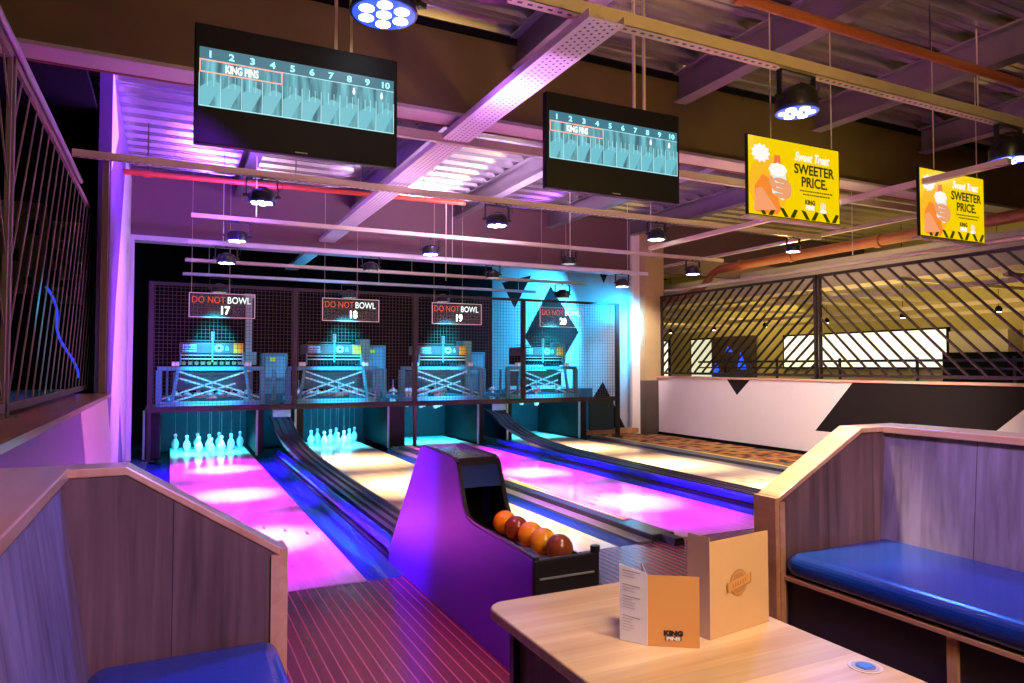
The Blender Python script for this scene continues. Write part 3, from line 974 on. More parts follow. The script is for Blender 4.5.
# ============================================================ LANES
LANES = [(17, 0.02, 1.05), (18, 1.77, 2.80), (19, 3.31, 4.40), (20, 5.12, 6.30)]
M_arrow = mat('lane_mark', (0.02, 0.012, 0.02), 0.4)
lab = {17: 'pink lit bowling lane 17 with ten standing pins, leftmost', 18: 'wooden coloured lane 18 behind the ball return', 19: 'pink lit bowling lane 19 in the middle right', 20: 'pale wooden lane 20 beside the patterned carpet'}
for n, x0, x1 in LANES:
    t = thing('bowling_lane', lab[n], 'bowling lane', ((x0 + x1) / 2, 4.06, -0.09), 'bowling lanes')
    MB().box(x0, x1, 4.062, 11.85, -0.09, 0.0).build('lane_bed', M_lane, t)
    c = (x0 + x1) / 2
    for k in range(-3, 4):
        yy = 5.35 + 0.16 * (3 - abs(k)) + 0.02
        xx = c + k * 0.135
        MB().prism([(xx - 0.013, yy), (xx + 0.013, yy), (xx, yy + 0.12)], 'Z', 0.0003, 0.0012).build('aiming_arrow', M_arrow, t)
    for k in (-2, -1, 1, 2):
        MB().cyl((c + k * 0.17, 4.55, 0.0003), (c + k * 0.17, 4.55, 0.0012), 0.009, 10).build('guide_dot', M_arrow, t)
    MB().box(x0, x1, 4.062, 4.072, 0.0, 0.0012).build('foul_line', mat('foul_strip', (0.35, 0.3, 0.32), 0.3), t)


def gutter(x0, x1, label, m=M_bluegut):
    # shallow U
    n = 9
    pts = [(x0, -0.004)]
    for i in range(n + 1):
        a = pi * i / n
        pts.append(((x0 + x1) / 2 - (x1 - x0) * 0.47 * math.cos(a), -0.008 - 0.035 * math.sin(a)))
    pts += [(x1, -0.004), (x1, -0.088), (x0, -0.088)]
    return tag(MB().prism(pts, 'Y', 4.065, 10.32).build('lane_gutter', m, loc=((x0 + x1) / 2, 4.065, -0.088), smooth=True), label, 'gutter', 'lane gutters')


gutter(-0.24, 0.015, 'blue gutter on the left side of lane 17')
gutter(1.055, 1.29, 'wide blue gutter on the right side of lane 17')
gutter(2.805, 2.97, 'blue gutter on the right side of lane 18')
gutter(4.405, 4.60, 'bright blue gutter on the right side of lane 19')
gutter(6.305, 6.50, 'grey gutter on the right side of lane 20', M_greyb)
tag(MB().box(-0.5, -0.245, 4.065, 11.8, -0.09, 0.01).build('capping_strip', mat('teal_capping', (0.02, 0.08, 0.11), 0.4), loc=(-0.37, 4.065, -0.09)), 'dark capping strip between lane 17 and the left wall', 'capping')
# capping 18|19
t = thing('lane_divider', 'black divider with yellow strip between lane 18 and lane 19', 'divider', (3.1, 4.1, -0.09))
MB().box(2.975, 3.09, 4.065, 10.32, -0.09, 0.012).build('grey_capping', M_greyb, t)
MB().box(3.09, 3.295, 4.066, 10.2, -0.09, 0.05).build('black_body', M_blackrub, t, bevel=0.01)
MB().box(3.185, 3.215, 4.55, 10.15, 0.05, 0.056).box(3.235, 3.262, 4.55, 10.15, 0.05, 0.056).build('yellow_strips', M_yell, t)
MB().sweep([(-0.05, 0), (0.05, 0), (0.035, 0.05), (-0.035, 0.05)], [(3.2, 3.9, 0.001), (3.2, 4.06, 0.002)]).build('nose_piece', M_blackp, t)
# right of lane 20
t = thing('lane_divider', 'black edge divider with thin yellow line beside the carpet', 'divider', (6.65, 4.1, -0.09))
MB().box(6.505, 6.79, 4.1, 10.2, -0.09, 0.03).build('black_body', M_blackrub, t, bevel=0.008)
MB().box(6.73, 6.755, 4.1, 10.15, 0.03, 0.035).build('yellow_strip', M_yell, t)


def track(xc, bl, label):
    """ball track: blue bumper rail and grooved runway that climbs into the pit"""
    t = thing('ball_track', label, 'ball track', (xc, 4.2, -0.09), 'ball tracks')
    MB().box(bl, bl + 0.46, 4.42 if bl < 2 else 4.065, 10.2, -0.09, 0.02).build('base', M_blackrub, t)
    pr = []
    for i in range(9):
        a = pi * i / 8
        pr.append((0.045 * math.cos(a), 0.06 * math.sin(a)))
    MB().sweep(pr, [(bl + 0.06, 4.46, 0.02), (bl + 0.06, 4.6, 0.04), (bl + 0.06, 10.0, 0.04)]).build('blue_rail', M_blueedge, t, smooth=True)
    path = [(xc, 4.43, 0.03), (xc, 7.6, 0.05), (xc - 0.01, 8.4, 0.07), (xc - 0.03, 8.9, 0.10), (xc - 0.06, 9.35, 0.155), (xc - 0.095, 9.7, 0.23), (xc - 0.125, 10.0, 0.33), (xc - 0.14, 10.25, 0.44), (xc - 0.14, 10.6, 0.50)]
    prof = [(-0.135, 0), (-0.135, 0.045), (-0.115, 0.045), (-0.10, 0.015), (-0.06, 0.015), (-0.052, 0.04), (-0.035, 0.04), (-0.027, 0.015), (0.027, 0.015), (0.035, 0.04), (0.052, 0.04), (0.06, 0.015), (0.10, 0.015), (0.115, 0.045), (0.135, 0.045), (0.135, 0)]
    MB().sweep(prof, path).build('grooved_runway', M_blackrub, t)
    MB().box(xc - 0.26, xc - 0.02, 10.27, 10.30, 0.53, 0.63).build('cyan_light_plate', mat('track_cyan_light', (0.15, 0.40, 0.48), 0.4), t)  # added plate; cyan light at the track top put into its colour
    return t


track(1.565, 1.295, 'grooved black ball track with blue rail between lane 17 and lane 18')
track(4.93, 4.605, 'grooved ball track with blue rail between lane 19 and lane 20')

# ============================================================ PITS
for (xa, xb, lb) in ((1.10, 1.20, 'dark pit side panel right of the lane 17 pins'), (1.62, 1.74, 'dark pit side panel left of the lane 18 pins'),
                     (2.98, 3.25, 'thick dark pit side panel between lanes 18 and 19'), (4.46, 4.58, 'dark pit side panel right of lane 19'),
                     (4.98, 5.08, 'dark pit side panel left of lane 20'), (6.36, 6.52, 'dark pit side panel right of lane 20'), (-0.30, -0.10, 'dark pit side panel at the left wall')):
    t = thing('pit_side_panel', lb, 'pit panel', ((xa + xb) / 2, 10.4, 0.0), 'pit side panels')
    MB().box(xa, xb, 10.40, 11.88, 0.02, 0.66).build('board', M_kick, t, bevel=0.004)
    MB().box(xa - 0.006, xa + 0.02, 10.37, 10.40, 0.0, 0.66).build('edge_strip', mat('steel_edge', (0.25, 0.42, 0.5), 0.35, 0.5), t)
tag(MB().box(-0.1, 7.6, 11.89, 11.93, -0.05, 0.80).build('pit_curtain', M_teal, loc=(3.7, 11.9, -0.05)), 'long teal pit curtain behind all the pins', 'curtain')
tag(MB().box(6.6, 7.1, 10.42, 10.46, 0.12, 0.66).build('blanking_panel', M_teal, loc=(6.85, 10.44, 0.1)), 'teal blanking panel right of lane 20 under the cage', 'panel')
tag(MB().box(6.55, 7.7, 10.50, 10.62, 0.03, 0.12).build('timber_sleeper', M_sill, loc=(7.1, 10.5, 0.03)), 'pale timber strip on the floor under the right end of the cage', 'timber')

# pins
PROF = [(0.0255, 0), (0.030, 0.004), (0.040, 0.03), (0.050, 0.065), (0.0525, 0.085), (0.049, 0.11), (0.036, 0.14), (0.024, 0.158), (0.0185, 0.172), (0.018, 0.182), (0.0225, 0.198), (0.0255, 0.213), (0.0235, 0.226), (0.016, 0.236), (0.005, 0.240)]
posn = [(0, 0, 'head pin nearest the bowler'), (1, -0.5, 'second row left'), (1, 0.5, 'second row right'), (2, -1, 'third row left'), (2, 0, 'third row middle'), (2, 1, 'third row right'),
        (3, -1.5, 'back row far left corner'), (3, -0.5, 'back row inner left'), (3, 0.5, 'back row inner right'), (3, 1.5, 'back row far right corner')]
src = None
for (n, cx_) in ((17, 0.54), (18, 2.307), (19, 3.86), (20, 5.71)):
    up = 0.0 if n < 19 else 0.56
    for (r_, q, ps) in posn:
        px, py = cx_ + q * 0.30, 10.72 + r_ * 0.285
        if n < 19:
            lbp = 'white bowling pin standing on lane %d, %s' % (n, ps)
        else:
            lbp = 'white bowling pin lifted above lane %d, %s' % (n, ps)
        if src is None:
            src = thing('bowling_pin', lbp, 'bowling pin', (px, py, 0.0), 'bowling pins')
            MB().lathe([(a * 1.02, b_) for a, b_ in PROF], (px, py, 0), 18).build('pin_body', M_pin, src, smooth=True)
            MB().cyl((px, py, 0.238), (px, py, 0.74), 0.0009, 5).build('pin_string', M_string, src)
        else:
            c = copy_tree(src, (px, py, up), lbp)
            if n >= 19:
                for ch in list(c.children):
                    if ch.name.startswith('pin_string'):
                        bpy.data.objects.remove(ch)

# ============================================================ PINSETTERS
M_cyl = mat('machine_cyan_panel', (0.10, 0.45, 0.55), 0.35, 0.3)
M_badge = mat('badge_yellow', (0.85, 0.50, 0.02), 0.5)
M_lblue = mat('badge_blue', (0.25, 0.65, 0.85), 0.5)
for (n, cb, cl) in ((17, 0.53, 0.54), (18, 2.20, 2.307), (19, 3.92, 3.86), (20, 5.73, 5.71)):
    t = thing('pinsetter', 'string pinsetter machine above the lane %d pins with red pin cups' % n, 'pinsetter', (cb, 10.6, 0.66), 'pinsetters')
    y0 = 10.52
    h = MB().box(cb - 0.41, cb + 0.41, y0, y0 + 0.5, 1.42, 1.565).build('header_box', M_machd, t, bevel=0.006)
    MB().box(cb - 0.40, cb + 0.40, y0 + 0.06, y0 + 0.5, 1.27, 1.42).build('rail_recess', M_dark, t)
    for z_ in (1.385, 1.335):
        MB().box(cb - 0.40, cb + 0.40, y0, y0 + 0.02, z_, z_ + 0.014).build('guide_rail', mat('bright_rail', (0.55, 0.6, 0.65), 0.3, 0.6), t)
    MB().box(cb - 0.41, cb - 0.39, y0, y0 + 0.03, 1.26, 1.42).box(cb + 0.39, cb + 0.41, y0, y0 + 0.03, 1.26, 1.42).box(cb - 0.01, cb + 0.01, y0 - 0.005, y0 + 0.02, 1.30, 1.70).build('end_bracket', M_mach, t)
    for k in range(10):
        xx = cb - 0.36 + k * 0.08
        MB().box(xx - 0.022, xx + 0.022, y0 - 0.005, y0 + 0.05, 1.262, 1.305).build('roller', mat('brown_rollers', (0.20, 0.09, 0.03), 0.4) if n == 17 else M_dark, t)
    for sx_ in (-1, 1):
        MB().box(cb + sx_ * 0.46 - 0.045, cb + sx_ * 0.46 + 0.045, y0 - 0.02, y0 + 0.06, 1.245, 1.30).build('white_block', M_white, t)
    MB().box(cb - 0.375, cb - 0.205, y0 - 0.003, y0 - 0.0005, 1.475, 1.54).build('blue_logo_block', M_lblue, h)
    for k in range(3):
        MB().box(cb - 0.362 + k * 0.052, cb - 0.325 + k * 0.052, y0 - 0.0045, y0 - 0.003, 1.497, 1.512).build('logo_mark', M_machd, h)
    MB().box(cb - 0.38, cb - 0.20, y0 - 0.003, y0 - 0.0005, 1.446, 1.456).build('letter_underline', M_lblue, h)
    MB().cyl((cb + 0.08, y0 - 0.003, 1.493), (cb + 0.08, y0, 1.493), 0.055, 20).build('round_badge', M_white, h)
    MB().cyl((cb + 0.08, y0 - 0.006, 1.493), (cb + 0.08, y0 - 0.003, 1.493), 0.022, 14).build('badge_centre', M_blackp, h)
    mb = MB()
    for k in range(8):
        a = k * pi / 4
        mb.box(cb + 0.08 + 0.038 * math.cos(a) - 0.007, cb + 0.08 + 0.038 * math.cos(a) + 0.007, y0 - 0.005, y0 - 0.003, 1.493 + 0.038 * math.sin(a) - 0.007, 1.493 + 0.038 * math.sin(a) + 0.007)
    mb.build('badge_ring_marks', mat('badge_grey', (0.2, 0.2, 0.25), 0.5), h)
    MB().prism([(cb + 0.165, 1.465), (cb + 0.205, 1.465), (cb + 0.21, 1.49), (cb + 0.185, 1.525), (cb + 0.16, 1.49)], 'Y', y0 - 0.003, y0).build('small_blue_badge', M_lblue, h)
    MB().box(cb + 0.27, cb + 0.395, y0 - 0.004, y0 + 0.001, 1.425, 1.562).build('yellow_label', M_badge, h)
    MB().box(cb - 0.02, cb + 0.02, y0 - 0.01, y0 + 0.03, 1.60, 1.72).build('sensor_head', mat('sensor_grey', (0.25, 0.16, 0.16), 0.4), t)
    MB().box(cb - 0.32, cb + 0.32, y0 + 0.35, y0 + 0.37, 1.60, 1.615).build('top_arm', mat('arm_brown', (0.16, 0.06, 0.05), 0.5), t)
    MB().box(cb + 0.44, cb + 0.60, y0 + 0.25, y0 + 0.55, 1.26, 1.66 if n != 17 else 1.45).build('motor_box', M_cyl, t, bevel=0.01)
    # frame
    MB().box(cb - 0.68, cb + 0.68, y0 + 0.02, y0 + 0.08, 1.18, 1.235).build('top_beam', M_mach, t)
    MB().box(cl - 0.50, cl + 0.55, y0 + 0.3, y0 + 0.33, 0.9, 1.16).build('rear_plate', mat('perforated_plate', (0.02, 0.10, 0.14), 0.4, 0.3, var=0.6, scale=40), t)
    mb = MB()
    for (a, c) in (((cb - 0.62, 0.80), (cb + 0.45, 1.17)), ((cb - 0.55, 0.74), (cb + 0.30, 1.00)), ((cb + 0.62, 0.80), (cb - 0.42, 1.17)), ((cb + 0.55, 0.76), (cb - 0.42, 1.08))):
        mb.bar((a[0], y0 + 0.02, a[1]), (c[0], y0 + 0.02, c[1]), 0.012, 0.022)
    mb.build('cross_braces', mat('brace_bright', (0.45, 0.52, 0.56), 0.3, 0.6), t)
    for sx_ in (-1, 1):
        MB().bar((cb + sx_ * 0.50, y0 + 0.0, 0.74), (cb + sx_ * 0.43, y0 + 0.0, 1.18), 0.03, 0.04).build('slanted_leg', M_mach, t)
        MB().box(cb + sx_ * 0.66 - 0.035, cb + sx_ * 0.66 + 0.035, y0, y0 + 0.06, 0.66, 1.18).build('upright', M_mach, t)
        MB().box(cb + sx_ * 0.56 - 0.015, cb + sx_ * 0.56 + 0.015, y0 + 0.5, y0 + 0.54, 0.66, 1.18).build('rear_upright', M_mach, t)
    MB().box(cb - 0.64, cb + 0.62, y0 - 0.04, y0 + 0.03, 0.695, 0.76).build('front_shelf', M_cyl, t)
    MB().box(cb - 0.55, cb - 0.515, y0 + 0.02, y0 + 1.3, 0.70, 0.76).box(cb + 0.525, cb + 0.56, y0 + 0.02, y0 + 1.3, 0.70, 0.76).build('side_rails', M_mach, t)
    for (r_, q, ps) in posn:
        px, py = cl + q * 0.30, 10.72 + r_ * 0.285
        cup = MB().lathe([(0.075, 0), (0.078, 0.012), (0.055, 0.045), (0.02, 0.065), (0.014, 0.10), (0.010, 0.13)], (px, py, 0.79 if n < 19 else 0.80), 14).build('pin_cup', M_redcup, t, smooth=True)
        MB().bar((px, py, 0.90), (px, py, 1.02), 0.012).build('cup_stem', M_cyl, cup)
    # hanging pipe at gap
    MB().cyl((cb + 0.86, y0 + 0.35, 0.74), (cb + 0.86, y0 + 0.35, 1.2), 0.03, 10).build('side_cylinder', M_cyl, t, smooth=True)
# background clutter behind the machines: ladder-like posts and cabinets
t = thing('steel_column', 'pale steel column behind the lane 17 sign, right of the machine', 'column', (1.16, 12.4, 0.0))
MB().box(1.12, 1.22, 12.35, 12.43, 0.0, 2.38).build('column_shaft', mat('pale_column', (0.42, 0.48, 0.48), 0.4), t)
MB().box(1.10, 1.26, 12.33, 12.45, 2.38, 2.44).build('column_cap', mat('pale_column', (0.42, 0.48, 0.48), 0.4), t)
for (x0, x1, z1, lb) in ((1.35, 1.75, 1.45, 'dark teal cabinet behind the gap between machines 17 and 18'), (3.0, 3.4, 1.6, 'teal box behind the gap between machines 18 and 19'), (4.75, 5.3, 1.5, 'dark cabinet between machines 19 and 20')):
    t = thing('service_cabinet', lb, 'cabinet', ((x0 + x1) / 2, 12.1, -0.09), 'service cabinets')
    MB().box(x0, x1, 12.0, 12.4, -0.09, z1).build('body', mat('cabinet_teal', (0.05, 0.09, 0.11), 0.4), t, bevel=0.01)
    MB().box(x0 + 0.05, x1 - 0.05, 11.985, 12.0, z1 - 0.4, z1 - 0.05).build('door', mat('cabinet_door', (0.08, 0.18, 0.22), 0.4), t)
    MB().box(x0 + 0.12, x0 + 0.20, 11.975, 11.985, z1 - 0.13, z1 - 0.07).build('warning_label', M_badge, t)

# ============================================================ CAGE
cg = thing('mesh_cage', 'black framed wire mesh guard across all four lanes', 'guard', (3.4, 10.3, 0.0))
XS = [-0.235, 1.595, 3.375, 5.235, 7.10]
zb, zt = 0.69, 2.335
for i, x in enumerate(XS):
    lo = 0.0 if i in (0, 2, 4) else zb
    wd = 0.024 if i in (0, 2) else 0.016
    if i == 4:
        wd = 0.035
    MB().box(x - wd, x + wd, 10.27, 10.32, lo, zt + 0.02).build('post', M_cage, cg)
    if lo == 0.0:
        MB().box(x - 0.07, x + 0.07, 10.23, 10.36, 0.0, 0.02).build('foot_plate', M_cage, cg)
for i in range(4):
    a, c = XS[i], XS[i + 1]
    fr = MB()
    for z in (zb, zt):
        fr.box(a, c, 10.28, 10.31, z - 0.02, z + 0.02)
    for x in (a + 0.03, c - 0.03):
        fr.box(x - 0.007, x + 0.007, 10.28, 10.31, zb, zt)
    f_ = fr.build('panel_frame', M_cage, cg)
    mb = MB()
    nx = int((c - a) / 0.0505)
    for k in range(1, nx):
        x = a + (c - a) * k / nx
        mb.box(x - 0.0022, x + 0.0022, 10.293, 10.297, zb, zt)
    nz_ = 33
    for k in range(1, nz_):
        z = zb + (zt - zb) * k / nz_
        mb.box(a, c, 10.297, 10.301, z - 0.0022, z + 0.0022)
    mb.build('wire_mesh', M_wire, f_)
MB().box(-0.235, 7.1, 10.26, 10.33, 0.635, 0.675).build('kick_rail', M_cage, cg)

# DO NOT BOWL signs
M_acr = mat('clear_acrylic', (0.45, 0.42, 0.36), 0.7, alpha=0.10)
M_acre = mat('acrylic_edge', (0.65, 0.6, 0.5), 0.3, emit=(0.8, 0.7, 0.5), es=0.12)
M_neor = emis('neon_orange', (1.0, 0.16, 0.03), 0.8)
M_neow = emis('neon_white', (0.85, 1.0, 0.95), 2.6)
M_neow2 = emis('neon_white_soft', (0.80, 1.0, 0.92), 1.3)
for (n, x0) in ((17, 0.215), (18, 1.955), (19, 3.615), (20, 5.50)):
    x1 = x0 + 0.83
    y, z0, z1 = 10.20, 1.895, 2.225
    t = thing('lane_sign', 'clear hanging do not bowl sign numbered %d' % n, 'sign', (x0, y, z0), 'do not bowl signs')
    p = MB().box(x0, x1, y, y + 0.008, z0, z1).build('acrylic_panel', M_acr, t)
    mb = MB()
    for a, bb, c, d in ((x0, x1, z0, z0 + 0.008), (x0, x1, z1 - 0.008, z1), (x0, x0 + 0.008, z0, z1), (x1 - 0.008, x1, z0, z1)):
        mb.box(a, bb, y - 0.001, y + 0.009, c, d)
    mb.build('panel_edge', M_acre, t)
    text('sign_words', 'DO NOT', 0.13, M_neor, p, (x0 + 0.03, y - 0.003, z0 + 0.195), (1, 0, 0), (0, 0, 1), -0.0022, 'LEFT', 0.80, 0.001)
    text('sign_words', 'BOWL', 0.13, M_neow2, p, (x0 + 0.47, y - 0.003, z0 + 0.195), (1, 0, 0), (0, 0, 1), 0.0003, 'LEFT', 0.80, 0.001)
    text('lane_number', str(n), 0.15, M_neow, p, (x0 + 0.44, y - 0.003, z0 + 0.05), (1, 0, 0), (0, 0, 1), 0.004, 'CENTER', 0.85, 0.001)
    for q in (0.03, 0.80):
        MB().cyl((x0 + q if q < 0.5 else x0 + 0.5, y, z1), (x0 + q if q < 0.5 else x0 + 0.5, y, 3.915), 0.0025, 6).build('hanger_wire', M_strut, t)

# ============================================================ BALL RETURN
br = thing('ball_return', 'purple sided ball return with black hood and ball tray', 'ball return', (1.48, 3.4, 0.0))
XA, XB, XT = 1.27, 1.51, 1.565
side = [(2.42, 0.0), (2.42, 0.495), (2.50, 0.500), (3.02, 0.515), (3.10, 0.53), (3.14, 0.57), (3.235, 0.765), (3.27, 0.785), (3.72, 0.80), (3.78, 0.785), (4.36, 0.11), (4.40, 0.0)]
right = [(3.02, 0.0), (3.02, 0.48), (3.10, 0.52), (3.14, 0.57)] + side[6:]
MB().prism(side, 'X', XA, XA + 0.014).build('side_panel', M_purple, br, bevel=0.003)
MB().prism(right, 'X', XB - 0.014, XB).build('side_panel', M_purple, br, bevel=0.003)
MB().box(XT - 0.012, XT, 2.42, 3.10, 0.0, 0.462).build('tray_side', M_blackp, br, bevel=0.003)
MB().box(XB - 0.01, XT - 0.01, 3.06, 3.09, 0.0, 0.462).build('tray_end', M_blackp, br)
for xe, edge in ((XA + 0.014, side[1:11]), (XB - 0.008, right[1:9])):
    mb = MB()
    for a, c in zip(edge[:-1], edge[1:]):
        mb.bar((xe, a[0], a[1]), (xe, c[0], c[1]), 0.024, 0.016, up=(1, 0, 0))
    mb.build('black_edging', M_blackp, br)
inn = [(3.02, 0.42), (3.02, 0.48), (3.11, 0.53), (3.20, 0.70), (3.30, 0.72), (3.30, 0.44)]
MB().prism(inn, 'X', XB - 0.02, XB - 0.014).build('inner_liner', M_blackp, br)
MB().prism([(2.43, 0.42), (2.43, 0.485)] + inn[1:], 'X', XA + 0.014, XA + 0.018).build('inner_liner', M_blackp, br)
MB().box(XA + 0.014, XB - 0.014, 3.25, 3.74, 0.775, 0.79).build('hood_top', mat('hood_glass', (0.55, 0.60, 0.55), 0.15, 0.8), br)
MB().prism([(3.222, 0.755), (3.25, 0.79), (3.26, 0.775), (3.245, 0.75)], 'X', XA + 0.014, XB - 0.014).build('hood_lip', M_blackp, br)
MB().prism([(3.178, 0.655), (3.222, 0.755), (3.245, 0.75), (3.20, 0.65)], 'X', XA + 0.018, XB - 0.018).build('blue_front_panel', mat('return_blue', (0.004, 0.03, 0.20), 0.3), br)
MB().prism([(3.195, 0.65), (3.75, 0.74), (4.30, 0.10), (4.28, 0.05), (3.40, 0.05), (3.40, 0.60)], 'X', XA + 0.02, XB - 0.02).build('inner_housing', M_dark, br)
tm = mat('amber_tray', (0.30, 0.12, 0.03), 0.15, coat=0.4)
MB().prism([(2.43, 0.415), (3.05, 0.43), (3.05, 0.405), (2.43, 0.39)], 'X', XA + 0.014, XT - 0.012).build('tray_floor', tm, br)
MB().prism([(3.05, 0.43), (3.42, 0.44), (3.42, 0.415), (3.05, 0.405)], 'X', XA + 0.014, XB - 0.014).build('tray_throat', M_blackp, br)
for xr in (XA + 0.145, XA + 0.235):
    MB().box(xr, xr + 0.01, 2.44, 3.04, 0.405, 0.436).build('ball_rail', M_blackp, br)
MB().box(XA, XT, 2.40, 2.43, 0.0, 0.50).build('front_panel', M_blackp, br, bevel=0.006)
MB().cyl((XT - 0.012, 2.415, 0.50), (XT - 0.012, 2.415, 0.525), 0.02, 12).build('corner_cap', M_blackp, br)
MB().cyl((XA + 0.012, 2.415, 0.495), (XA + 0.012, 2.415, 0.512), 0.014, 12).build('corner_cap', M_blackp, br)
MB().box(XA + 0.02, XT - 0.03, 2.392, 2.40, 0.425, 0.431).build('front_trim', mat('grey_trim', (0.35, 0.35, 0.4), 0.3, 0.5), br)
for i, (x, y, m, lb) in enumerate(((1.457, 3.06, M_orange, 'orange bowling ball farthest back in the return, nearest the hood'), (1.455, 2.93, M_redball, 'dark red bowling ball second from the hood'),
                                   (1.460, 2.80, M_orange, 'orange bowling ball in the middle of the five'), (1.455, 2.672, M_orange, 'orange bowling ball next to the front red ball'),
                                   (1.462, 2.545, M_redball, 'shiny red brown bowling ball at the front of the tray'))):
    tag(MB().sphere((x, y, 0.436 + 0.058 + (y - 2.43) * 0.006), 0.0575).build('bowling_ball', m, loc=(x, y, 0.45), smooth=True), lb, 'bowling ball', 'balls on the return')

# ============================================================ SLATTED SCREENS
M_slat = mat('dark_bronze', (0.045, 0.03, 0.022), 0.35, 0.4)
M_slatl = mat('violet_grey_steel', (0.17, 0.12, 0.11), 0.7, 0.0)


def slat_panel(x, ya, yb, z0, z1, lean, label, m, spacing=0.27, run=0.95, bar_w=0.022, bar_d=0.03, hw=0.025):
    """bars slanting; lean +1: higher end towards +Y"""
    t = thing('slatted_screen', label, 'slatted screen', (x, (ya + yb) / 2, z0), 'slatted screens')
    fr = MB()
    fr.box(x - hw, x + hw, ya, yb, z1 - 0.04, z1)
    fr.build('top_rail', m, t)
    MB().box(x - hw, x + hw, ya, yb, z0 + 0.03, z0 + 0.07).build('bottom_rail', m, t)
    MB().box(x - hw * 0.9, x + hw * 0.9, yb - 0.03, yb, z0, z1).build('end_post', m, t)
    MB().box(x - hw * 0.9, x + hw * 0.9, ya, ya + 0.04, z0, z1).build('end_post', m, t)
    MB().box(x - 0.04, x + 0.04, ya, ya + 0.08, z0, z0 + 0.012).build('post_foot', m, t)
    mb = MB()
    zl, zh = z0 + 0.07, z1 - 0.04
    h = zh - zl
    y = ya - run
    while y < yb + run:
        p0 = Vector((x, y, zl))
        p1 = Vector((x, y + lean * run, zh))
        # clip to the frame
        t0, t1 = 0.0, 1.0
        dy = p1.y - p0.y
        for lim, s in ((ya, 1), (yb, -1)):
            tt = (lim - p0.y) / dy
            if s * dy > 0:
                t0 = max(t0, tt)
            else:
                t1 = min(t1, tt)
        if t1 - t0 > 0.03:
            mb.bar(p0.lerp(p1, t0), p0.lerp(p1, t1), bar_w, bar_d, up=(1, 0, 0))
        y += spacing
    mb.build('slats', m, t)
    return t


slat_panel(8.10, 6.89, 10.33, 1.065, 2.52, -1, 'far right slatted screen leaning toward the chevron post', M_slat, spacing=0.195, run=1.55)
slat_panel(8.10, 3.2, 6.85, 1.065, 2.52, 1, 'near right slatted screen on the painted wall, up to the photo edge', M_slat, spacing=0.20, run=1.35)
slat_panel(-0.68, 3.93, 7.95, 1.005, 2.70, 1, 'left slatted screen beyond its post, toward the pins', M_slatl, spacing=0.22, run=1.05, bar_w=0.014, bar_d=0.006, hw=0.010)
slat_panel(-0.68, 1.4, 3.88, 1.005, 2.70, -1, 'left slatted screen nearest the camera, cut by the photo edge', M_slatl, spacing=0.22, run=1.05, bar_w=0.014, bar_d=0.006, hw=0.010)
tag(MB().cyl((-0.66, 1.0, 2.72), (-0.66, 6.5, 2.72), 0.016, 12).build('top_pipe', mat('lilac_pipe', (0.35, 0.3, 0.36), 0.35, 0.3), loc=(-0.66, 1.0, 2.72), smooth=True), 'lilac pipe lying along the top of the left slatted screen', 'pipe')
tag(MB().cyl((8.06, 3.2, 2.60), (8.06, 10.2, 2.60), 0.028, 12).build('top_pipe', M_strut, loc=(8.06, 3.2, 2.6), smooth=True), 'cream pipe lying just above the right slatted screen', 'pipe')

# ============================================================ ROOM BEYOND (right)
rl = thing('handrail', 'black railing with two rails behind the right slatted screen', 'railing', (8.9, 7, 0))
MB().box(8.93, 8.97, 3.2, 10.3, 1.30, 1.335).build('upper_rail', M_black, rl)
MB().box(8.93, 8.97, 3.2, 10.3, 1.20, 1.225).build('lower_rail', M_black, rl)
for k in range(6):
    MB().box(8.935, 8.965, 3.6 + k * 1.2, 3.63 + k * 1.2, 0, 1.36).build('post', M_black, rl)
t = thing('light_box', 'large glowing white menu light box beyond the right screen', 'light box', (13.9, 10.5, 1.2))
MB().box(13.93, 14.0, 8.7, 12.9, 1.18, 2.02).build('frame', M_dark, t)
MB().box(13.92, 13.93, 8.75, 12.85, 1.22, 1.98).build('lit_face', emis('lightbox_white', (1.0, 0.90, 0.68), 1.25), t)
t = thing('light_box', 'narrow bright panel at the far left of the next room', 'light box', (13.9, 17.6, 0.6))
MB().box(13.93, 14.0, 17.4, 18.2, 0.6, 2.05).build('frame', M_dark, t)
MB().box(13.92, 13.93, 17.45, 18.1, 0.65, 2.0).build('lit_face', emis('lightbox_warm', (1.0, 0.92, 0.7), 1.2), t)
t = thing('light_box', 'pale cream panel left of the dark screen in the next room', 'light box', (13.9, 16, 0.6))
MB().box(13.93, 14.0, 15.4, 16.4, 0.6, 2.05).build('frame', M_dark, t)
MB().box(13.92, 13.93, 15.42, 16.35, 0.65, 2.0).build('lit_face', emis('lightbox_cream', (0.9, 0.85, 0.55), 0.8), t)
t = thing('arcade_screen', 'dark brown screen wall with blue shapes in the next room', 'screen wall', (13.8, 14.6, 0.0))
MB().box(13.75, 13.95, 13.8, 15.3, 0.0, 2.05).build('cabinet', mat('dark_brown_panel', (0.05, 0.03, 0.03), 0.6), t)
for (a, c, d, e_) in ((13.95, 14.30, 1.15, 1.62), (14.9, 15.25, 1.0, 1.35), (14.45, 14.75, 1.62, 1.78)):
    MB().prism([(a, d), (c, d), ((a + c) / 2 + 0.05, e_)], 'X', 13.74, 13.75).build('blue_shape', emis('blue_glow', (0.02, 0.12, 0.9), 1.0), t)
t = thing('counter_unit', 'grey panelled bulkhead over dark counter at right edge of next room', 'counter', (13.6, 7.7, 0.0))
MB().box(13.4, 13.95, 7.3, 8.5, 0.0, 1.5).build('dark_counter', M_dark, t)
MB().box(13.38, 13.95, 7.3, 8.35, 1.5, 1.9).build('grey_panels', mat('grey_panel', (0.45, 0.40, 0.28), 0.5), t)
t = thing('orange_board', 'orange board at the extreme right beyond the slatted screen', 'board', (12.9, 6.6, 0.9))
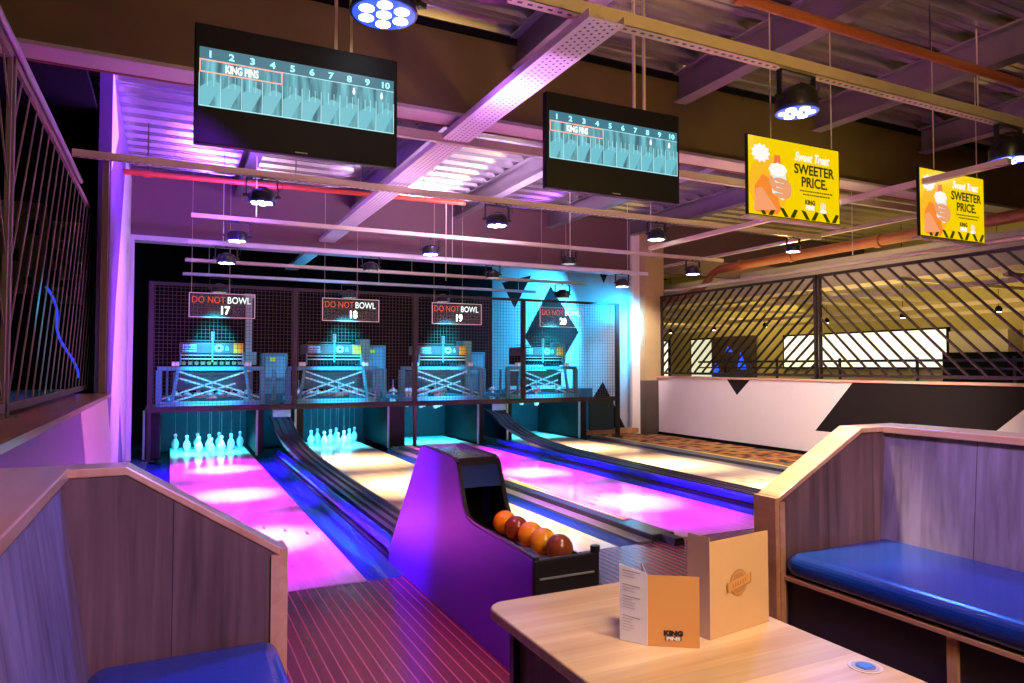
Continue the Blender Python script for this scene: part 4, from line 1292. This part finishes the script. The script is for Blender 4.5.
MB().box(13.0, 13.1, 5.4, 6.85, 0.9, 1.95).build('panel', mat('orange_panel', (0.75, 0.22, 0.06), 0.5), t)
MB().box(12.98, 13.0, 5.4, 6.85, 1.42, 1.5).build('shelf_line', M_dark, t)
tag(MB().box(10.3, 11.2, 3, 17, 2.62, 3.10).build('air_duct', mat('violet_grey_duct', (0.30, 0.25, 0.30), 0.5, 0.2), loc=(10.7, 10, 2.6)), 'wide grey violet air duct running through the next room', 'duct')
tag(MB().box(10.2, 10.26, 3, 17, 2.54, 2.60).build('duct_trim', mat('cream_trim', (0.72, 0.60, 0.36), 0.4), loc=(10.2, 10, 2.5)), 'cream edge strip under the grey violet duct', 'trim')
for k, (yy, zz) in enumerate(((5.0, 2.35), (6.4, 2.45), (8.0, 2.4), (9.6, 2.45), (11.2, 2.4), (12.8, 2.35), (14.4, 2.3), (16.0, 2.35))):
    tag(MB().box(9.2, 13.9, yy, yy + 0.06, zz, zz + 0.05).build('strut_channel', M_strut, loc=(11.5, yy, zz)), 'cream cross strut in the next room, number %d from the right edge' % (k + 1), 'strut', 'next room struts')
for k, (xx, zz) in enumerate(((9.5, 2.3), (11.9, 2.25), (13.0, 2.18))):
    tag(MB().box(xx, xx + 0.07, 4, 18, zz, zz + 0.06).build('strut_channel', M_strut, loc=(xx, 11, zz)), 'lengthwise cream strut in the next room, ' + ('nearest', 'middle', 'farthest')[k] + ' of three', 'strut', 'next room struts')
for k in range(7):
    yy = 5.2 + k * 1.7
    tt = thing('downlight', 'small pendant lamp in the next room, %s' % ('by the orange board', 'above the grey panels', 'right of the light box', 'above the light box', 'left of the light box', 'above the dark screen', 'above the cream panel')[k], 'lamp', (12.4, yy, 2.15), 'next room lamps')
    MB().lathe([(0.05, 0), (0.055, 0.05), (0.03, 0.09), (0.008, 0.10)], (12.4, yy, 2.15), 12).build('shade', M_dark, tt)
    MB().cyl((12.4, yy, 2.14), (12.4, yy, 2.15), 0.04, 12).build('bulb', emis('bulb_warm', (1.0, 0.85, 0.6), 6.0), tt)
    MB().cyl((12.4, yy, 2.25), (12.4, yy, 3.985), 0.006, 6).build('cord', M_black, tt)

# ============================================================ ROOM BEYOND (left)
struct(MB().box(-4.0, -0.72, 10.0, 10.1, 0, 3.6), 'wall_left_end', M_dark)
struct(MB().box(-4.0, -0.62, 5.3, 17.0, 3.55, 3.6), 'ceiling_left', M_dark)
for (x0, x1, z0, z1, lb) in ((-1.85, -1.35, 2.1, 3.2, 'brown poster on the dark wall behind the left slats'), (-1.30, -0.80, 2.0, 3.0, 'second brown poster nearer the white panel, behind the left slats')):
    t = thing('wall_poster', lb, 'poster', ((x0 + x1) / 2, 9.99, z0), 'brown posters')
    MB().box(x0, x1, 9.98, 10.0, z0, z1).build('sheet', mat('poster_brown', (0.16, 0.10, 0.06), 0.6, var=0.8, scale=6), t)
    rr = random.Random(int(x1 * 10))
    for k in range(7):
        a = rr.uniform(x0, x1 - 0.12)
        z_ = rr.uniform(z0, z1 - 0.2)
        MB().box(a, a + rr.uniform(0.03, 0.12), 9.975 - 0.0005 * k, 9.98, z_, z_ + rr.uniform(0.05, 0.2)).build('dark_print', M_dark, t)
pts = [(-1.35 + 0.03 * k + 0.04 * math.sin(k * 0.8), 9.985, 2.2 - 0.1 * k) for k in range(12)]
tag(MB().tube(pts, 0.016, 6).build('light_string', emis('blue_string', (0.03, 0.06, 1.0), 1.0), loc=(-1.35, 9.9, 1.1)), 'thin blue glowing light string behind the left slats', 'light string')
mb = MB().box(-1.3, -0.9, 4.2, 8.0, 0.97, 1.02)
tag(mb.build('lit_ledge', mat('ledge_cyan_light', (0.1, 0.4, 0.5), 0.3), loc=(-1.1, 6, 0.97)), 'cyan lit ledge just behind the left slatted screen', 'ledge')  # cyan of the LED light put into the ledge colour

# ============================================================ BOOTHS
def booth(label, sgn, xf, xb, yw, th, zlow, ztop, zseat, xmid, xtop):
    """sgn=+1 back towards +X. xf front x of wing, xmid where the slope ends, xtop back face at top"""
    t = thing('seating_booth', label, 'booth', (xf, yw, 0.0), 'booths')
    far = xtop + sgn * 0.20
    poly = [(xf, 0.0), (xf, zlow - 0.025), (xmid, ztop - 0.025), (far, ztop - 0.025), (far, 0.0)]
    MB().prism(poly, 'Y', yw, yw + th).build('end_panel', M_grey_oak_x, t)
    # oak cap following the slope and the front edge
    cap = [(xf, zlow - 0.025), (xf, zlow), (xmid, ztop), (far, ztop), (far, ztop - 0.025), (xmid, ztop - 0.025)]
    MB().prism(cap, 'Y', yw - 0.006, yw + th + 0.006).build('sloping_cap', M_oak_trim, t, bevel=0.004)
    MB().box(min(xf, xf - sgn * 0.022), max(xf, xf - sgn * 0.022), yw - 0.006, yw + th + 0.006, 0.0, zlow - 0.003).build('front_edging', M_oak_trim, t)
    MB().box(min(xf, xf + sgn * 0.028), max(xf, xf + sgn * 0.028), yw - 0.012, yw, 0.0, zlow - 0.02).build('edge_strip', M_oak_trim, t)
    # backrest, slightly raked
    s = sgn
    bk = [(xb, 0.3), (xtop, ztop - 0.03), (xtop + s * 0.10, ztop - 0.03), (xb + s * 0.14, 0.0), (xb, 0.0)]
    MB().prism(bk, 'Y', -1.6, yw).build('backrest', M_grey_oak, t)
    MB().box(min(xtop - s * 0.02, xtop + s * 0.20), max(xtop - s * 0.02, xtop + s * 0.20), -1.6, yw + 0.02, ztop - 0.03, ztop + 0.002).build('back_cap', M_oak_trim, t, bevel=0.004)
    # seat
    a, c = sorted((xf + s * 0.01, xb + s * 0.02))
    MB().box(a, c, -1.6, yw - 0.012, zseat - 0.10, zseat).build('seat_cushion', M_vinyl, t, bevel=0.048, seg=6)
    a2, c2 = sorted((xf + s * 0.015, xb))
    MB().box(a2, c2, -1.6, yw - 0.012, zseat - 0.115, zseat - 0.10).build('piping_board', M_oak_trim, t)
    a3, c3 = sorted((xf + s * 0.05, xb))
    MB().box(a3, c3, -1.6, yw - 0.002, 0.0, zseat - 0.115).build('plinth', mat('plinth_dark', (0.035, 0.022, 0.018), 0.6), t)
    for yy in (1.475, 0.6):
        q0, q1 = sorted((xf + s * 0.05, xf + s * 0.035))
        MB().box(q0, q1, yy, yy + 0.035, 0.0, zseat - 0.115).build('plinth_batten', M_oak_trim, t)
    return t


booth('booth on the right with blue vinyl bench and tall grey oak back', 1, 2.335, 2.97, 2.20, 0.11, 0.69, 0.965, 0.46, 2.86, 3.03)
booth('booth at lower left with short blue seat corner and grey oak sides', -1, 0.315, -0.17, 2.27, 0.10, 0.69, 0.965, 0.43, -0.105, -0.265)
# fill shelf between left booth and wall
tag(MB().box(-0.498, -0.467, -1.6, 2.38, 0.935, 0.967).build('booth_ledge', M_oak_trim, loc=(-0.5, 0.5, 0.935)), 'wooden ledge between the left booth and the wall', 'ledge')

# ============================================================ TABLE
tb = thing('booth_table', 'light beech table with rounded corners in the foreground', 'table', (1.13, 0.8, 0.0))
x0, x1, y0, y1, r = 0.805, 1.455, -0.5, 1.83, 0.06
pts = []
for (cx_, cy_, a0) in ((x1 - r, y1 - r, 0), (x0 + r, y1 - r, 90), (x0 + r, y0 + r, 180), (x1 - r, y0 + r, 270)):
    for k in range(7):
        a = math.radians(a0 + 15 * k)
        pts.append((cx_ + r * math.cos(a), cy_ + r * math.sin(a)))
MB().prism(pts, 'Z', 0.55, 0.58).build('tabletop', M_table, tb, bevel=0.006, seg=3)
MB().box(0.87, 1.39, 0.2, 1.74, 0.0, 0.55).build('pedestal', M_grey_oak_x, tb)
for (xx, yy) in ((0.862, 1.742), (1.398, 1.742)):
    MB().box(xx - 0.012, xx + 0.012, yy - 0.012, yy + 0.012, 0, 0.55).build('corner_strip', M_blackp, tb)
MB().box(0.865, 1.395, 0.195, 1.745, 0.0, 0.06).build('kick_plate', M_blackp, tb)
cs = thing('table_disc', 'round gold rimmed disc with blue centre on the table', 'disc', (1.40, 1.075, 0.58))
MB().cyl((1.40, 1.075, 0.58), (1.40, 1.075, 0.5815), 0.036, 32).build('gold_ring', mat('gold_ring', (0.65, 0.42, 0.15), 0.35, 0.3), cs)
MB().cyl((1.40, 1.075, 0.5815), (1.40, 1.075, 0.5822), 0.029, 32).build('cream_ring', mat('cream_ring', (0.45, 0.30, 0.16), 0.4), cs)
MB().cyl((1.40, 1.075, 0.5822), (1.40, 1.075, 0.583), 0.021, 32).build('dark_ring', mat('dark_ring', (0.12, 0.10, 0.12), 0.4), cs)
MB().box(1.385, 1.415, 1.063, 1.087, 0.583, 0.5838).build('blue_symbol', mat('symbol_blue', (0.03, 0.15, 0.60), 0.4), cs)

# menus
M_kraft = mat('kraft_card', (0.62, 0.36, 0.17), 0.6, var=0.05, scale=12)
M_kraft2 = mat('kraft_orange_card', (0.60, 0.28, 0.08), 0.5)
M_paper = mat('white_paper', (0.72, 0.70, 0.72), 0.6)
M_print = mat('grey_print', (0.35, 0.28, 0.36), 0.6)


def panel(name, p0, p1, z0, z1, m, parent, th=0.0015, z1b=None):
    d = Vector((p1[0] - p0[0], p1[1] - p0[1], 0)).normalized()
    n = Vector((-d.y, d.x, 0)) * th
    z1b = z1 if z1b is None else z1b
    a, c = Vector((p0[0], p0[1], 0)), Vector((p1[0], p1[1], 0))
    vs = []
    for off in (Vector((0, 0, 0)), n):
        vs += [(a.x + off.x, a.y + off.y, z0), (c.x + off.x, c.y + off.y, z0), (c.x + off.x, c.y + off.y, z1b), (a.x + off.x, a.y + off.y, z1)]
    return MB().add(vs, [(0, 1, 2, 3), (7, 6, 5, 4), (0, 4, 5, 1), (1, 5, 6, 2), (2, 6, 7, 3), (3, 7, 4, 0)]).build(name, m, parent)


TZ = 0.581
S1, R1, L1 = (1.195, 1.342), (1.418, 1.372), (1.186, 1.412)
ma = thing('menu', 'tall kraft folded menu with round emblem, standing behind the small menu', 'menu', (1.2, 1.36, TZ), 'menus')
fa = panel('front_cover', S1, R1, TZ, 0.818, M_kraft, ma)
panel('back_cover', S1, L1, TZ, 0.828, mat('kraft_card_magenta_lit', (0.66, 0.46, 0.36), 0.6), ma)  # magenta light on this cover put into the card colour
ux = Vector((R1[0] - S1[0], R1[1] - S1[1], 0)).normalized()
nrm = Vector((ux.y, -ux.x, 0))
mid = Vector((S1[0], S1[1], 0)) + ux * 0.105 + nrm * 0.001 + Vector((0, 0, TZ + 0.122))
M_emb = mat('emblem_brown', (0.42, 0.19, 0.07), 0.6)


def flat_poly(name, c, ux, pts, m, parent, d=0.0006):
    n = Vector((ux.y, -ux.x, 0))
    uz = Vector((0, 0, 1))
    k = len(pts)
    vs = [c + ux * a + uz * b_ for a, b_ in pts] + [c + ux * a + uz * b_ + n * d for a, b_ in pts]
    fs = [tuple(range(k)), tuple(range(2 * k - 1, k - 1, -1))] + [(i, k + i, k + (i + 1) % k, (i + 1) % k) for i in range(k)]
    return MB().add(vs, fs).build(name, m, parent)


flat_poly('round_emblem', mid, ux, [(0.033 * math.cos(a * pi / 12), 0.033 * math.sin(a * pi / 12)) for a in range(24)], M_emb, fa)
flat_poly('emblem_ring', mid + nrm * 0.0007, ux, [(0.029 * math.cos(a * pi / 12), 0.029 * math.sin(a * pi / 12)) for a in range(24)], M_kraft2, fa, 0.0004)
flat_poly('emblem_disc', mid + nrm * 0.0012, ux, [(0.026 * math.cos(a * pi / 12), 0.026 * math.sin(a * pi / 12)) for a in range(24)], M_emb, fa, 0.0004)
flat_poly('emblem_band', mid + nrm * 0.0018, ux, [(-0.046, -0.018), (0.042, -0.004), (0.046, 0.019), (-0.042, 0.005)], M_kraft2, fa, 0.0005)
for k in range(6):
    a0 = -0.026 + k * 0.0095
    sl = a0 * 0.16
    flat_poly('emblem_letter_stroke', mid + nrm * 0.0024, ux, [(a0, sl - 0.005), (a0 + 0.0045, sl - 0.0045), (a0 + 0.0045, sl + 0.006), (a0, sl + 0.0055)], M_emb, fa, 0.0004)
for a0 in (-0.046, 0.042):
    flat_poly('emblem_band_end', mid + nrm * 0.0024, ux, [(a0, a0 * 0.16 - 0.012), (a0 + 0.004, a0 * 0.16 - 0.012), (a0 + 0.004, a0 * 0.16 + 0.013), (a0, a0 * 0.16 + 0.013)], M_emb, fa, 0.0004)
S2, R2, L2, B2 = (1.037, 1.383), (1.137, 1.315), (0.998, 1.443), (1.10, 1.49)
mn = thing('menu', 'small folded menu, white inside page and tan cover, standing in front', 'menu', (1.05, 1.4, TZ), 'menus')
fb = panel('tan_cover', S2, R2, TZ, 0.748, M_kraft2, mn)
wp_ = panel('white_page', L2, S2, TZ, 0.766, M_paper, mn, z1b=0.750)
panel('folded_flap', S2, B2, TZ, 0.745, M_paper, mn, z1b=0.745)
ux2 = Vector((R2[0] - S2[0], R2[1] - S2[1], 0)).normalized()
n2 = Vector((ux2.y, -ux2.x, 0))
o2 = Vector((S2[0], S2[1], 0)) + ux2 * 0.060 + n2 * 0.001
text('brand_word', 'KING', 0.0155, M_blackp, fb, o2 + Vector((0, 0, TZ + 0.027)), ux2, (0, 0, 1), 0.0012, 'CENTER', 1.2, 0.0003)
flat_poly('brand_block', o2 + Vector((0, 0, TZ + 0.020)), ux2, [(-0.019, -0.0045), (0.019, -0.0045), (0.019, 0.0045), (-0.019, 0.0045)], mat('dark_brown_print', (0.10, 0.05, 0.02), 0.6), fb)
text('brand_word', 'PINS', 0.010, M_paper, fb, o2 + n2 * 0.001 + Vector((0, 0, TZ + 0.0165)), ux2, (0, 0, 1), 0.0006, 'CENTER', 1.6, 0.0003)
ux3 = Vector((S2[0] - L2[0], S2[1] - L2[1], 0)).normalized()
n3 = Vector((ux3.y, -ux3.x, 0))
o3 = Vector((L2[0], L2[1], 0)) + n3 * 0.0005
rr = random.Random(5)
mb = MB()
for k in range(22):
    if k in (3, 4, 8, 14, 15):
        continue
    zz = 0.752 - k * 0.0068
    ln = rr.uniform(0.018, 0.034)
    th = 0.0022 if k in (0, 5, 9, 16) else 0.0010
    if th > 0.002:
        ln = 0.045
    a, c = o3 + ux3 * 0.008, o3 + ux3 * (0.008 + ln)
    mb.bar((a.x, a.y, zz - (0 if k else 0)), (c.x, c.y, zz - 0.006 * ln / 0.07), 0.0005, th)
mb.build('printed_lines', M_print, wp_)
